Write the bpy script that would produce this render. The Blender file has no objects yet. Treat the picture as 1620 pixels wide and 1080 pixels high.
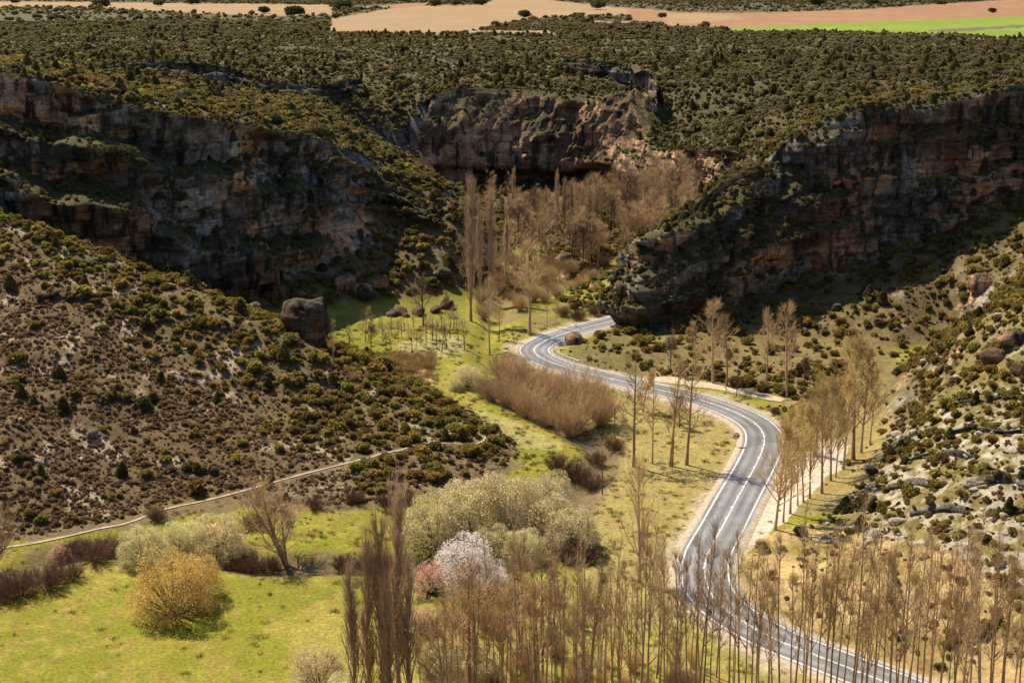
import bpy, math, random
import numpy as np
from mathutils import Vector

# ------------------------------------------------------------------ camera, sky, sun, exposure
sc = bpy.context.scene
COL = sc.collection
PITCH, FPX, CAMH = math.radians(13.7), 2250.0, 77.0
cam_d = bpy.data.cameras.new('camera')
cam_d.sensor_width = 36.0
cam_d.lens = 50.0
cam_d.clip_start = 1.0
cam_d.clip_end = 20000.0
cam = bpy.data.objects.new('camera', cam_d)
cam.location = (0, 0, CAMH)
cam.rotation_euler = (math.pi / 2 - PITCH, 0, 0)
COL.objects.link(cam)
sc.camera = cam

SUN_EL, SUN_AZ = math.radians(53), (-0.70, 0.714)      # the sun stands to the left and a little behind the gorge
world = bpy.data.worlds.new('World')
sc.world = world
world.use_nodes = True
wn = world.node_tree.nodes
sky = wn.new('ShaderNodeTexSky')
sky.sky_type = 'NISHITA'
sky.sun_disc = False
sky.sun_elevation = SUN_EL
sky.sun_rotation = math.atan2(SUN_AZ[0], SUN_AZ[1])
sky.air_density = 1.0
sky.dust_density = 1.5
sky.altitude = 900
world.node_tree.links.new(sky.outputs[0], wn['Background'].inputs[0])
wn['Background'].inputs[1].default_value = 0.078
sun_d = bpy.data.lights.new('sun', 'SUN')
sun_d.energy = 5.0
sun_d.angle = math.radians(0.53)
sun_d.color = (1.0, 0.86, 0.64)
sun = bpy.data.objects.new('sun', sun_d)
dirn = Vector((-SUN_AZ[0] * math.cos(SUN_EL), -SUN_AZ[1] * math.cos(SUN_EL), -math.sin(SUN_EL)))
sun.rotation_euler = dirn.to_track_quat('-Z', 'Y').to_euler()
sun.location = (-200, 200, 300)
COL.objects.link(sun)
vs = sc.view_settings
vs.view_transform = 'Standard'
vs.look = 'None'
vs.gamma = 1.0
vs.exposure = 0.8
vs.use_curve_mapping = False
sc.cycles.max_bounces = 6
sc.cycles.diffuse_bounces = 3
sc.cycles.transparent_max_bounces = 4

# ------------------------------------------------------------------ small helpers
def tag(o, label=None, cat=None, group=None, kind=None):
    if label: o['label'] = label
    if cat: o['category'] = cat
    if group: o['group'] = group
    if kind: o['kind'] = kind
    return o

def link_mesh(name, me, parent=None):
    o = bpy.data.objects.new(name, me)
    COL.objects.link(o)
    if parent: o.parent = parent
    return o

def empty(name, loc, rz=0.0):
    o = bpy.data.objects.new(name, None)
    o.empty_display_size = 0.3
    o.location = loc
    o.rotation_euler = (0, 0, rz)
    COL.objects.link(o)
    return o

def copy_tree(o):
    c = o.copy()
    COL.objects.link(c)
    for ch in o.children:
        d = ch.copy()
        COL.objects.link(d)
        d.parent = c
    return c

def mesh_np(name, V, quads=None, tris=None, smooth=False, mat=None, tri_mat=None, mats=None):
    """mesh from numpy arrays of quads and triangles"""
    me = bpy.data.meshes.new(name)
    V = np.asarray(V, np.float32)
    loops, totals = [], []
    if quads is not None and len(quads):
        q = np.asarray(quads, np.int32); loops.append(q.ravel()); totals.append(np.full(len(q), 4, np.int32))
    if tris is not None and len(tris):
        t = np.asarray(tris, np.int32); loops.append(t.ravel()); totals.append(np.full(len(t), 3, np.int32))
    L = np.concatenate(loops); T = np.concatenate(totals)
    S = np.concatenate([[0], np.cumsum(T)[:-1]]).astype(np.int32)
    me.vertices.add(len(V)); me.vertices.foreach_set('co', V.ravel())
    me.loops.add(len(L)); me.loops.foreach_set('vertex_index', L)
    me.polygons.add(len(T)); me.polygons.foreach_set('loop_start', S); me.polygons.foreach_set('loop_total', T)
    if smooth: me.polygons.foreach_set('use_smooth', np.ones(len(T), bool))
    for m in (mats or ([mat] if mat else [])): me.materials.append(m)
    if tri_mat is not None: me.polygons.foreach_set('material_index', np.asarray(tri_mat, np.int32))
    me.update(calc_edges=True)
    return me

def set_attr(me, name, arr):
    a = me.attributes.new(name, 'FLOAT_COLOR', 'POINT')
    rgba = np.ones((len(arr), 4), np.float32); rgba[:, :3] = arr
    a.data.foreach_set('color', rgba.ravel())

# ------------------------------------------------------------------ noise
def _h(ix, iy, iz=0, s=0):
    n = (ix.astype(np.int64) * 374761393 + iy.astype(np.int64) * 668265263 + np.asarray(iz).astype(np.int64) * 2147483647 + s * 974634541) & 0xffffffff
    n = ((n ^ (n >> 13)) * 1274126177) & 0xffffffff
    n = (n ^ (n >> 16)) & 0xffffffff
    n = (n * 2246822519) & 0xffffffff
    return ((n ^ (n >> 15)) & 0xffff) / 65535.0

def vnoise(x, y, s=0):
    ix, iy = np.floor(x), np.floor(y); fx, fy = x - ix, y - iy
    fx = fx * fx * (3 - 2 * fx); fy = fy * fy * (3 - 2 * fy)
    a = _h(ix, iy, 0, s); b = _h(ix + 1, iy, 0, s); c = _h(ix, iy + 1, 0, s); d = _h(ix + 1, iy + 1, 0, s)
    return (a * (1 - fx) + b * fx) * (1 - fy) + (c * (1 - fx) + d * fx) * fy

def fbm(x, y, oct=4, s=0, gain=0.5):
    x = np.asarray(x, float); y = np.asarray(y, float)
    t = 0; a = 1.0; n = 0
    for k in range(oct):
        t = t + a * (vnoise(x, y, s + k) * 2 - 1); n += a; a *= gain
        x, y = x * 1.92 + y * 0.61 + 3.1, y * 1.92 - x * 0.61 + 7.7
    return t / n

def smooth(a, b, x):
    t = np.clip((x - a) / (b - a), 0, 1)
    return t * t * (3 - 2 * t)

# ------------------------------------------------------------------ camera geometry used to survey points of the place
CP, SP = math.cos(PITCH), math.sin(PITCH)
def ray(u, v):
    xc = (np.asarray(u, float) - 810) / FPX; yc = (540 - np.asarray(v, float)) / FPX
    return xc, CP + yc * SP, -SP + yc * CP
def at_y(u, v, y):
    dx, dy, dz = ray(u, v); t = y / dy
    return (float(dx * t), float(y), float(CAMH + dz * t))
def at_z(u, v, z):
    dx, dy, dz = ray(u, v); t = (z - CAMH) / dz
    return (float(dx * t), float(dy * t), float(z))
def project(x, y, z):
    d = y * CP - (z - CAMH) * SP
    up = y * SP + (z - CAMH) * CP
    d = np.maximum(d, 1e-3)
    return 810 + FPX * x / d, 540 - FPX * up / d
def inpoly(u, v, poly):
    r = np.zeros(np.shape(u), bool); n = len(poly)
    for i in range(n):
        (x0, y0), (x1, y1) = poly[i], poly[(i + 1) % n]
        if y0 == y1: continue
        c = ((y0 > v) != (y1 > v)) & (u < (x1 - x0) * (v - y0) / (y1 - y0) + x0)
        r ^= c
    return r
def dense(pts, step):
    pts = np.asarray(pts, float); out = []
    for a, b in zip(pts[:-1], pts[1:]):
        n = max(1, int(round(np.linalg.norm((b - a)[:2]) / step)))
        for k in range(n): out.append(a + (b - a) * k / n)
    out.append(pts[-1])
    return np.array(out)
def spline(pts, n):
    """points evenly spaced along a Catmull-Rom curve"""
    p = np.asarray(pts, float); p = np.vstack([2 * p[0] - p[1], p, 2 * p[-1] - p[-2]]); out = []
    for i in range(1, len(p) - 2):
        t = np.linspace(0, 1, 24, endpoint=False)[:, None]
        a, b, c, d = p[i - 1], p[i], p[i + 1], p[i + 2]
        out.append(0.5 * (2 * b + (c - a) * t + (2 * a - 5 * b + 4 * c - d) * t ** 2 + (3 * b - 3 * c + d - a) * t ** 3))
    out.append(p[-2][None]); q = np.vstack(out)
    L = np.concatenate([[0], np.cumsum(np.linalg.norm(np.diff(q, axis=0), axis=1))])
    s = np.linspace(0, L[-1], n)
    return np.stack([np.interp(s, L, q[:, k]) for k in range(q.shape[1])], 1)

# ------------------------------------------------------------------ survey: break lines of the terrain
ridge_l = [at_y(u, v, y) for u, v, y in [(-220, 235, 305), (-100, 285, 297), (0, 330, 290), (100, 372, 285), (200, 415, 280), (300, 455, 272), (400, 505, 265), (480, 545, 258), (560, 582, 252), (640, 620, 247), (720, 660, 240), (790, 700, 234), (816, 722, 229)]]
toe_l = [at_z(u, v, 0.6) for u, v in [(-250, 880), (-100, 875), (0, 860), (100, 842), (200, 822), (300, 797), (400, 795), (520, 812), (650, 792), (760, 764), (822, 738)]]
toe_lb = [at_z(u, v, 0.5) for u, v in [(830, 722), (800, 690), (740, 655), (660, 600), (580, 560), (520, 540), (470, 515)]]
cl_base = [at_y(u, v, y) for u, v, y in [(-260, 300, 296), (-120, 330, 299), (0, 350, 302), (100, 385, 305), (200, 420, 310), (300, 455, 320), (350, 470, 328), (420, 450, 340), (500, 440, 352)]]
cl_top = [at_y(u, v, y) for u, v, y in [(-260, 80, 312), (-120, 100, 318), (0, 112, 325), (100, 135, 328), (200, 165, 332), (300, 185, 340), (400, 200, 354), (480, 215, 368), (512, 225, 376)]]
spur_top = [at_y(u, v, y) for u, v, y in [(512, 225, 376), (560, 245, 388), (650, 275, 403), (700, 298, 398), (740, 322, 392), (762, 360, 385), (772, 410, 378)]]
spur_mid = [at_y(u, v, y) for u, v, y in [(540, 400, 360), (600, 395, 371), (660, 380, 374), (720, 380, 376), (600, 330, 388), (660, 330, 388), (560, 330, 374), (560, 285, 382)]]
spur_toe = [at_z(u, v, 0.8) for u, v in [(530, 505), (600, 492), (680, 480), (740, 470), (775, 450), (800, 420)]]
bench_far = [at_y(u, v, y) for u, v, y in [(-250, 80, 410), (0, 98, 420), (150, 118, 425), (330, 140, 430), (500, 165, 435), (560, 205, 440), (650, 250, 440), (720, 300, 430)]]
cc_base = [at_y(u, v, y) for u, v, y in [(655, 285, 548), (720, 297, 556), (800, 302, 563), (900, 302, 556), (950, 292, 546), (1000, 292, 526), (1060, 302, 500), (1120, 302, 470), (1180, 290, 442)]]
cc_top = [at_y(u, v, y) for u, v, y in [(645, 185, 562), (680, 150, 566), (720, 140, 572), (800, 140, 577), (900, 145, 573), (960, 150, 565), (1030, 140, 552), (1045, 200, 535), (1060, 235, 512), (1160, 238, 462), (1215, 255, 440)]]
cr_base = [at_y(u, v, y) for u, v, y in [(1000, 440, 350), (990, 498, 336), (996, 514, 327), (1030, 520, 319), (1090, 508, 318), (1150, 480, 326), (1200, 468, 331), (1300, 440, 335), (1400, 400, 340), (1500, 360, 343), (1620, 300, 342), (1760, 260, 336), (1950, 230, 330)]]
cr_top = [at_y(u, v, y) for u, v, y in [(1012, 396, 362), (1006, 398, 346), (1020, 378, 334), (1045, 360, 329), (1080, 345, 330), (1115, 326, 334), (1150, 290, 338), (1200, 265, 343), (1240, 215, 346), (1280, 195, 348), (1340, 165, 350), (1450, 152, 350), (1620, 130, 349), (1760, 120, 346), (1950, 110, 342)]]
ridge_r = [at_y(u, v, y) for u, v, y in [(1385, 690, 248), (1400, 642, 254), (1440, 600, 259), (1480, 560, 262), (1560, 505, 257), (1620, 457, 250), (1800, 380, 245), (2050, 300, 240)]]
toe_r = [at_z(u, v, 1.0) for u, v in [(1385, 715), (1345, 758), (1318, 790)]]
toe_rb = [at_z(u, v, 1.5) for u, v in [(1400, 625), (1440, 570), (1500, 545)]]
cut_top = [at_y(u, v, y) for u, v, y in [(1325, 800, 203), (1350, 808, 198), (1400, 830, 189), (1470, 850, 180), (1560, 862, 172), (1640, 866, 166), (1800, 870, 162)]]
cut_toe = [at_z(u, v, 1.1) for u, v in [(1290, 850), (1230, 900), (1235, 960), (1300, 1008), (1420, 1050), (1500, 1075), (1600, 1100), (1750, 1120)]]

road_l = [(967, 503), (923, 514), (873, 527), (840, 538), (821, 550), (823, 558), (850, 573), (893, 587), (974, 607), (1028, 620), (1083, 634), (1119, 645), (1150, 660), (1171, 674), (1180, 688), (1179, 705), (1168, 726), (1153, 752), (1132, 788), (1104, 840), (1090, 860), (1080, 882), (1076, 906), (1080, 933), (1096, 955), (1121, 976), (1164, 1000), (1212, 1024), (1260, 1044), (1323, 1067), (1400, 1092)]
road_r = [(965, 513), (923, 524), (893, 535), (873, 547), (868, 556), (877, 566), (912, 579), (974, 594), (1031, 607), (1083, 618), (1127, 629), (1171, 643), (1205, 656), (1231, 672), (1239, 690), (1236, 713), (1223, 747), (1205, 780), (1174, 840), (1165, 856), (1155, 880), (1152, 904), (1159, 928), (1174, 950), (1203, 974), (1236, 993), (1284, 1017), (1413, 1060), (1480, 1080)]
ROAD_Z = 0.9
rl = spline([at_z(u, v, ROAD_Z)[:2] for u, v in road_l], 400)
rr = spline([at_z(u, v, ROAD_Z)[:2] for u, v in road_r], 400)
cl = []
for p in rl:
    d = np.hypot(*(rr - p).T); j = d.argmin()
    if 3 < j < len(rr) - 4: cl.append((p + rr[j]) / 2)
cl = np.array(cl)[:-16]
k = np.ones(15) / 15
cl = np.stack([np.convolve(np.pad(cl[:, j], 7, 'edge'), k, 'valid') for j in (0, 1)], 1)
d0 = cl[0] - cl[8]; d0 /= np.hypot(*d0); d1 = cl[-1] - cl[-9]; d1 /= np.hypot(*d1)
cl = cl[8:-8]; sp_ = max(2.0, float(np.hypot(*np.diff(cl[::6], axis=0).T).mean()))
cl = cl[::6]; cl = np.vstack([[cl[0] + d0 * sp_ * k_ + np.array([.012, .010]) * (sp_ * k_) ** 2 * .3 for k_ in range(14, 0, -1)], cl, [cl[-1] + d1 * sp_ * k_ for k_ in range(1, 20)]])
road_c = spline(cl, 620)

RIVER = [(800, 470), (770, 560), (790, 620), (860, 668), (925, 700), (958, 735), (925, 778), (880, 850), (760, 905), (640, 908), (560, 900), (420, 900), (330, 885), (180, 878), (90, 890), (0, 935), (-120, 1000)]
river = spline([at_z(u, v, -0.8)[:2] for u, v in RIVER], 300)

CTRL = []
def add(pts, step=None):
    p = dense(pts, step) if step else np.asarray(pts, float)
    CTRL.append(p)
def back(pts, d):
    p = np.asarray(pts, float).copy(); p[:, 1] += d; return p
add(ridge_l, 7); add(toe_l, 7); add(toe_lb, 7)
add([at_y(0, 600, 237), at_y(0, 700, 216), at_y(200, 600, 243), at_y(400, 640, 241), at_y(250, 720, 222), at_y(-200, 560, 240)])
add(back(cl_base, 4), 6); add(back(cl_top, 12), 6); add(back(spur_top, 0), 7); add(spur_mid); add(spur_toe, 7)
add(bench_far, 10); add(back(cc_base, 3), 7); add(back(cc_top, 8), 7); add(cr_base, 6); add(back(cr_top[3:], 8), 6)
add(ridge_r, 6); add(toe_r, 6); add(toe_rb, 6); add(cut_top, 5); add(cut_toe, 5)
add([at_y(1620, 700, 195), at_y(1620, 560, 228), at_y(1480, 700, 210), at_y(1500, 620, 236), at_y(1560, 780, 184), at_y(1420, 760, 206), at_y(1750, 600, 215)])
add([at_y(u, v, y) for u, v, y in [(0, 104, 375), (150, 128, 383), (330, 155, 388), (470, 180, 410), (-150, 92, 365), (540, 215, 412)]])
# promontory back edge and the arm of the gorge behind it
add([at_y(1020, 372, 352), at_y(1060, 340, 362), at_y(1110, 310, 378), at_y(1150, 285, 392), at_y(1200, 262, 404)], 8)
add([at_z(960, 440, 1.5), at_z(960, 400, 2.5), at_z(900, 380, 3), at_y(1000, 330, 470), at_y(1060, 320, 462), at_y(1120, 310, 440)])
add([(32, 355, 2.5), (45, 385, 4), (60, 410, 7), (80, 428, 14)])
# gorge floor
add([at_z(u, v, z) for u, v, z in [(860, 470, .6), (800, 380, 3), (760, 420, 1.5), (880, 350, 4), (800, 330, 4), (940, 330, 6), (880, 420, 2), (720, 330, 8), (700, 520, .3), (640, 540, .3), (600, 560, .3), (860, 600, .2), (760, 640, .2), (860, 700, .1), (1000, 680, .6), (1080, 700, .8), (1110, 600, 1.2), (1200, 590, 1.8), (1300, 560, 2.5), (1330, 620, 1.6), (1290, 690, 1.0), (1000, 780, .5), (1040, 860, .6), (960, 860, .3), (900, 930, .1), (800, 980, 0), (700, 900, 0), (600, 830, .2), (480, 850, .1), (300, 860, .2), (300, 950, 0), (100, 980, 0), (500, 980, 0), (300, 1060, 0), (50, 1070, 0), (650, 1070, 0), (900, 1060, 0), (1100, 1060, .2), (1250, 1075, .3), (-150, 980, 0), (-250, 1060, 0), (-120, 910, .2), (960, 570, 1.6), (990, 555, 3), (1040, 565, 2.6), (930, 545, 2.2)]])
# talus under the right cliff
add([at_y(u, v, y) for u, v, y in [(1000, 540, 312), (1080, 545, 304), (1150, 515, 314), (1200, 540, 309), (1300, 510, 315), (1300, 545, 308), (1400, 480, 317), (1400, 540, 304), (1480, 500, 305), (1560, 440, 312), (1500, 430, 325), (1620, 400, 315), (1620, 440, 290)]])
# side ravine and plateau
add([at_y(u, v, y) for u, v, y in [(100, 110, 560), (300, 135, 540), (500, 150, 560), (600, 215, 530), (600, 160, 580), (600, 110, 650), (300, 100, 600), (100, 95, 620), (300, 90, 680), (100, 70, 800), (600, 60, 900), (1000, 190, 570), (1000, 100, 640), (1000, 60, 900), (800, 100, 650), (800, 60, 900), (1130, 200, 520), (1250, 170, 480), (1300, 130, 520), (1300, 90, 700), (1300, 55, 1000), (1600, 90, 600), (1600, 65, 850), (300, 50, 950), (0, 60, 900), (640, 275, 525), (560, 240, 500), (450, 170, 500), (250, 150, 480), (50, 115, 480)]])
for yy, zz in ((1000, 51.5), (1500, 55), (2200, 61), (3200, 68), (4500, 75)):
    add([(xx, yy, zz + 1.5 * math.sin(xx * 0.004 + yy)) for xx in np.linspace(-yy * .9, yy * .9, 9)])
# the hill the viewer stands on, and the sides out of the picture
add([(0, -40, 74), (-60, -40, 74), (60, -40, 74), (0, 2, 74.5), (-40, 0, 73), (40, 0, 73), (0, 30, 54), (-50, 30, 54), (50, 30, 54), (0, 70, 28), (-60, 70, 28), (60, 70, 28), (0, 112, 5), (-60, 112, 5), (60, 112, 6), (0, 134, .3), (-40, 134, .2), (40, 134, .4), (-95, 112, 6), (-150, 60, 40), (100, 112, 8), (150, 60, 40), (110, 150, 14), (130, 200, 26), (150, 260, 36), (170, 320, 52), (-130, 150, 1), (-170, 190, 14), (-190, 250, 40), (-200, 320, 60), (-260, 420, 58), (-300, 600, 54), (240, 360, 57), (260, 500, 55), (320, 650, 54)])
CTRL = np.vstack(CTRL)
# drop near-duplicates, then fit r-kernel splines
keep = []
for i, p in enumerate(CTRL):
    if all(np.hypot(*(CTRL[j, :2] - p[:2])) > 2.5 for j in keep): keep.append(i)
CTRL = CTRL[keep]
from mathutils.geometry import delaunay_2d_cdt
_vo, _eo, _fo, _ov, _oe, _of = delaunay_2d_cdt([Vector(p[:2]) for p in CTRL], [], [], 0, 1e-4)
_z = [CTRL[o[0], 2] for o in _ov]
_TRI = np.array([[(_vo[i].x, _vo[i].y, _z[i]) for i in f] for f in _fo])
def tin_raster(x0, x1, y0, y1, st, blur):
    xs, ys = np.arange(x0, x1 + st, st), np.arange(y0, y1 + st, st)
    g = np.full((len(ys), len(xs)), np.nan)
    for t in _TRI:
        (ax, ay, az), (bx, by, bz), (cx, cy, cz) = t
        i0, i1 = np.searchsorted(xs, t[:, 0].min()), np.searchsorted(xs, t[:, 0].max(), 'right')
        j0, j1 = np.searchsorted(ys, t[:, 1].min()), np.searchsorted(ys, t[:, 1].max(), 'right')
        if i0 >= i1 or j0 >= j1: continue
        XX, YY = np.meshgrid(xs[i0:i1], ys[j0:j1])
        den = (by - cy) * (ax - cx) + (cx - bx) * (ay - cy)
        if abs(den) < 1e-9: continue
        l1 = ((by - cy) * (XX - cx) + (cx - bx) * (YY - cy)) / den; l2 = ((cy - ay) * (XX - cx) + (ax - cx) * (YY - cy)) / den; l3 = 1 - l1 - l2
        ins = (l1 >= -1e-6) & (l2 >= -1e-6) & (l3 >= -1e-6)
        sub = g[j0:j1, i0:i1]; sub[ins] = (l1 * az + l2 * bz + l3 * cz)[ins]
    for row in g:
        bad = np.isnan(row)
        if bad.any() and not bad.all(): row[bad] = np.interp(xs[bad], xs[~bad], row[~bad])
    ok = np.where(~np.isnan(g).all(1))[0]
    for j in range(len(g)):
        if np.isnan(g[j]).any(): g[j] = g[ok[np.abs(ok - j).argmin()]]
    r = max(1, int(3 * blur / st)); k = np.exp(-0.5 * (np.arange(-r, r + 1) * st / blur) ** 2); k /= k.sum()
    p = np.pad(g, r, 'edge')
    p = sum(k[q] * p[q:q + g.shape[0], :] for q in range(2 * r + 1))
    return sum(k[q] * p[:, q:q + g.shape[1]] for q in range(2 * r + 1))
class Raster:
    def __init__(s, x0, x1, y0, y1, st, f):
        s.x0, s.y0, s.st = x0, y0, st
        xs, ys = np.arange(x0, x1 + st, st), np.arange(y0, y1 + st, st)
        if isinstance(f, float): s.g = tin_raster(x0, x1, y0, y1, st, f); return
        X, Y = np.meshgrid(xs, ys); s.g = f(X.ravel(), Y.ravel()).reshape(X.shape)
    def __call__(s, x, y):
        fx = np.clip((x - s.x0) / s.st, 0, s.g.shape[1] - 1.001); fy = np.clip((y - s.y0) / s.st, 0, s.g.shape[0] - 1.001)
        ix, iy = fx.astype(int), fy.astype(int); fx, fy = fx - ix, fy - iy; g = s.g
        return (g[iy, ix] * (1 - fx) + g[iy, ix + 1] * fx) * (1 - fy) + (g[iy + 1, ix] * (1 - fx) + g[iy + 1, ix + 1] * fx) * fy
near = Raster(-250, 250, 120, 660, 1.0, 3.0)
far = Raster(-2600, 2600, -60, 4600, 20, 25.0)
def line_dist(x, y, L):
    out = np.empty(len(x), np.float32); L = L.astype(np.float32)
    for i in range(0, len(x), 20000):
        out[i:i + 20000] = np.sqrt(((np.stack([x[i:i + 20000], y[i:i + 20000]], 1).astype(np.float32)[:, None] - L[None]) ** 2).sum(2).min(1))
    return out
RB = (-110, 70, 125, 390)
d_road = Raster(-110, 90, 125, 420, 1.0, lambda x, y: line_dist(x, y, road_c[::2]))
d_river = Raster(-110, 90, 125, 420, 1.0, lambda x, y: line_dist(x, y, river))
def H(x, y):
    x = np.asarray(x, float); y = np.asarray(y, float)
    m = smooth(0, 25, np.minimum.reduce([x + 248, 248 - x, y - 122, 657 - y]))
    z = near(x, y) * m + far(x, y) * (1 - m)
    rough = 0.12 + 0.88 * smooth(1.2, 6, z)
    z = z + rough * (1.5 * fbm(x / 26, y / 26, 3, 5) + 0.55 * fbm(x / 6, y / 6, 3, 9) + 0.16 * fbm(x / 1.7, y / 1.7, 2, 31))
    inb = smooth(0, 6, np.minimum.reduce([x + 110, 90 - x, y - 126, 418 - y]))
    dv = d_river(x, y)
    z = z - inb * 1.6 * np.exp(-(dv / 3.2) ** 2)
    dr = d_road(x, y)
    w = inb * (1 - smooth(4.2, 9.0, dr))
    z = z * (1 - w) + (ROAD_Z - 0.12 - 0.25 * smooth(3.3, 7, dr)) * w
    return z
def ground(u, v, ymin=None):
    """first point where the sight line through a pixel of the survey photograph meets the terrain"""
    u = np.atleast_1d(np.asarray(u, float)); v = np.atleast_1d(np.asarray(v, float))
    dx, dy, dz = ray(u, v)
    ys = 130 * (4400 / 130) ** np.linspace(0, 1, 700)
    res = np.zeros((len(u), 3))
    for i in range(len(u)):
        t = ys / dy[i]; x = dx[i] * t; z = CAMH + dz[i] * t
        h = H(x, ys); b = (z < h) & (ys >= (ymin or 0))
        if not b.any(): res[i] = (x[-1], ys[-1], h[-1]); continue
        j = b.argmax()
        if j > 0:
            a0, a1 = z[j - 1] - h[j - 1], z[j] - h[j]; f = a0 / max(a0 - a1, 1e-6) if a0 > 0 else 0
            yy = ys[j - 1] + (ys[j] - ys[j - 1]) * f
        else: yy = ys[0]
        xx = dx[i] * yy / dy[i]
        res[i] = (xx, yy, H(np.array([xx]), np.array([yy]))[0])
    return res
def g1(u, v, ymin=None): return tuple(ground(u, v, ymin)[0])

# ------------------------------------------------------------------ materials
def new_mat(name):
    m = bpy.data.materials.new(name); m.use_nodes = True
    nt = m.node_tree; b = nt.nodes['Principled BSDF']
    b.inputs['Roughness'].default_value = 0.9
    b.inputs['Specular IOR Level'].default_value = 0.2
    return m, nt, b
def nd(nt, typ, **kw):
    n = nt.nodes.new(typ)
    for k, v in kw.items():
        if k.startswith('i_'): n.inputs[int(k[2:])].default_value = v
        else: setattr(n, k, v)
    return n
def ln(nt, a, b): nt.links.new(a, b)
def math_n(nt, op, a, b=None, clamp=False):
    n = nt.nodes.new('ShaderNodeMath'); n.operation = op; n.use_clamp = clamp
    for i, s in enumerate((a, b)):
        if s is None: continue
        if isinstance(s, (int, float)): n.inputs[i].default_value = s
        else: nt.links.new(s, n.inputs[i])
    return n.outputs[0]
def ramp(nt, src, stops):
    n = nt.nodes.new('ShaderNodeValToRGB'); e = n.color_ramp.elements
    while len(e) < len(stops): e.new(0.5)
    for q, (p, c) in zip(e, stops):
        q.position = p; q.color = (*c, 1) if isinstance(c, tuple) else (c, c, c, 1)
    nt.links.new(src, n.inputs[0]); return n.outputs[0]
def mixc(nt, f, a, b, mode='MIX'):
    n = nt.nodes.new('ShaderNodeMix'); n.data_type = 'RGBA'; n.blend_type = mode
    for s, i in ((f, 0), (a, 6), (b, 7)):
        if isinstance(s, (int, float)): n.inputs[i].default_value = s
        elif isinstance(s, tuple): n.inputs[i].default_value = (*s, 1)
        else: nt.links.new(s, n.inputs[i])
    return n.outputs[2]
def noise(nt, vec, scale, detail=4, rough=0.55, fac=True):
    n = nd(nt, 'ShaderNodeTexNoise'); n.inputs['Scale'].default_value = scale
    n.inputs['Detail'].default_value = detail; n.inputs['Roughness'].default_value = rough
    if vec is not None: ln(nt, vec, n.inputs['Vector'])
    return n.outputs[0] if fac else n.outputs[1]
def mapping(nt, vec, scale):
    n = nd(nt, 'ShaderNodeMapping'); n.inputs['Scale'].default_value = scale; ln(nt, vec, n.inputs['Vector']); return n.outputs[0]

def rock_color(nt, pos, ochre=0.52):
    """weathered limestone: grey, ochre where fresh, dark rain streaks"""
    base = ramp(nt, noise(nt, pos, 0.55, 6, 0.65), [(0.3, (0.11, 0.10, 0.095)), (0.5, (0.23, 0.208, 0.188)), (0.7, (0.42, 0.38, 0.33))])
    och = ramp(nt, noise(nt, mapping(nt, pos, (1, 1, 0.7)), 0.06, 5, 0.62), [(ochre, 0.0), (ochre + 0.07, 0.92)])
    base = mixc(nt, och, base, ramp(nt, noise(nt, pos, 0.35, 5, 0.6), [(0.3, (0.36, 0.165, 0.085)), (0.55, (0.58, 0.34, 0.19)), (0.75, (0.68, 0.52, 0.36))]))
    st = ramp(nt, noise(nt, mapping(nt, pos, (1, 1, 0.09)), 0.34, 5, 0.6), [(0.5, 0.0), (0.6, 0.9)])
    base = mixc(nt, st, base, (0.035, 0.034, 0.036))
    dk = ramp(nt, noise(nt, mapping(nt, pos, (1, 1, 1.6)), 0.05, 5, 0.6), [(0.42, 0.3), (0.58, 1.15)])
    base = mixc(nt, 1.0, base, dk, 'MULTIPLY')
    lay = ramp(nt, noise(nt, mapping(nt, pos, (0.25, 0.25, 2.2)), 0.8, 3, 0.6), [(0.35, 0.72), (0.6, 1.08)])
    base = mixc(nt, 1.0, base, lay, 'MULTIPLY')
    bed = ramp(nt, noise(nt, mapping(nt, pos, (0.1, 0.1, 1.0)), 0.9, 4, 0.6), [(0.475, 1.0), (0.493, 0.4), (0.5, 0.4), (0.518, 1.0)])
    jnt = ramp(nt, noise(nt, mapping(nt, pos, (1, 1, 0.14)), 0.55, 3, 0.5), [(0.475, 1.0), (0.495, 0.45), (0.515, 1.0)])
    return mixc(nt, 1.0, mixc(nt, 1.0, base, bed, 'MULTIPLY'), jnt, 'MULTIPLY')

def geo(nt):
    g = nd(nt, 'ShaderNodeNewGeometry'); s = nd(nt, 'ShaderNodeSeparateXYZ'); ln(nt, g.outputs['Normal'], s.inputs[0])
    return g.outputs['Position'], s.outputs[2]

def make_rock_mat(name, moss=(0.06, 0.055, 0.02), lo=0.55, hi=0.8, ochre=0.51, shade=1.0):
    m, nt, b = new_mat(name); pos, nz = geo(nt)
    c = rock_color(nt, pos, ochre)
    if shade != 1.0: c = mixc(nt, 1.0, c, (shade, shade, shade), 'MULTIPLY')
    veg = math_n(nt, 'ADD', nz, math_n(nt, 'MULTIPLY', math_n(nt, 'SUBTRACT', noise(nt, pos, 0.6, 4), 0.5), 0.9))
    vm = ramp(nt, veg, [(lo, 0.0), (hi, 1.0)])
    vc = mixc(nt, ramp(nt, noise(nt, pos, 2.2, 5, 0.7), [(0.35, 0.0), (0.65, 1.0)]), tuple(q * 0.35 for q in moss), tuple(q * 1.7 for q in moss))
    ln(nt, mixc(nt, vm, c, vc), b.inputs['Base Color'])
    bp = nd(nt, 'ShaderNodeBump'); bp.inputs['Strength'].default_value = 0.9; bp.inputs['Distance'].default_value = 0.5
    ln(nt, noise(nt, pos, 1.6, 7, 0.62), bp.inputs['Height']); ln(nt, bp.outputs[0], b.inputs['Normal'])
    return m
M_ROCK = make_rock_mat('cliff_limestone')
M_ROCK_OCHRE = make_rock_mat('cliff_limestone_ochre', ochre=0.36, shade=0.92)
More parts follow.
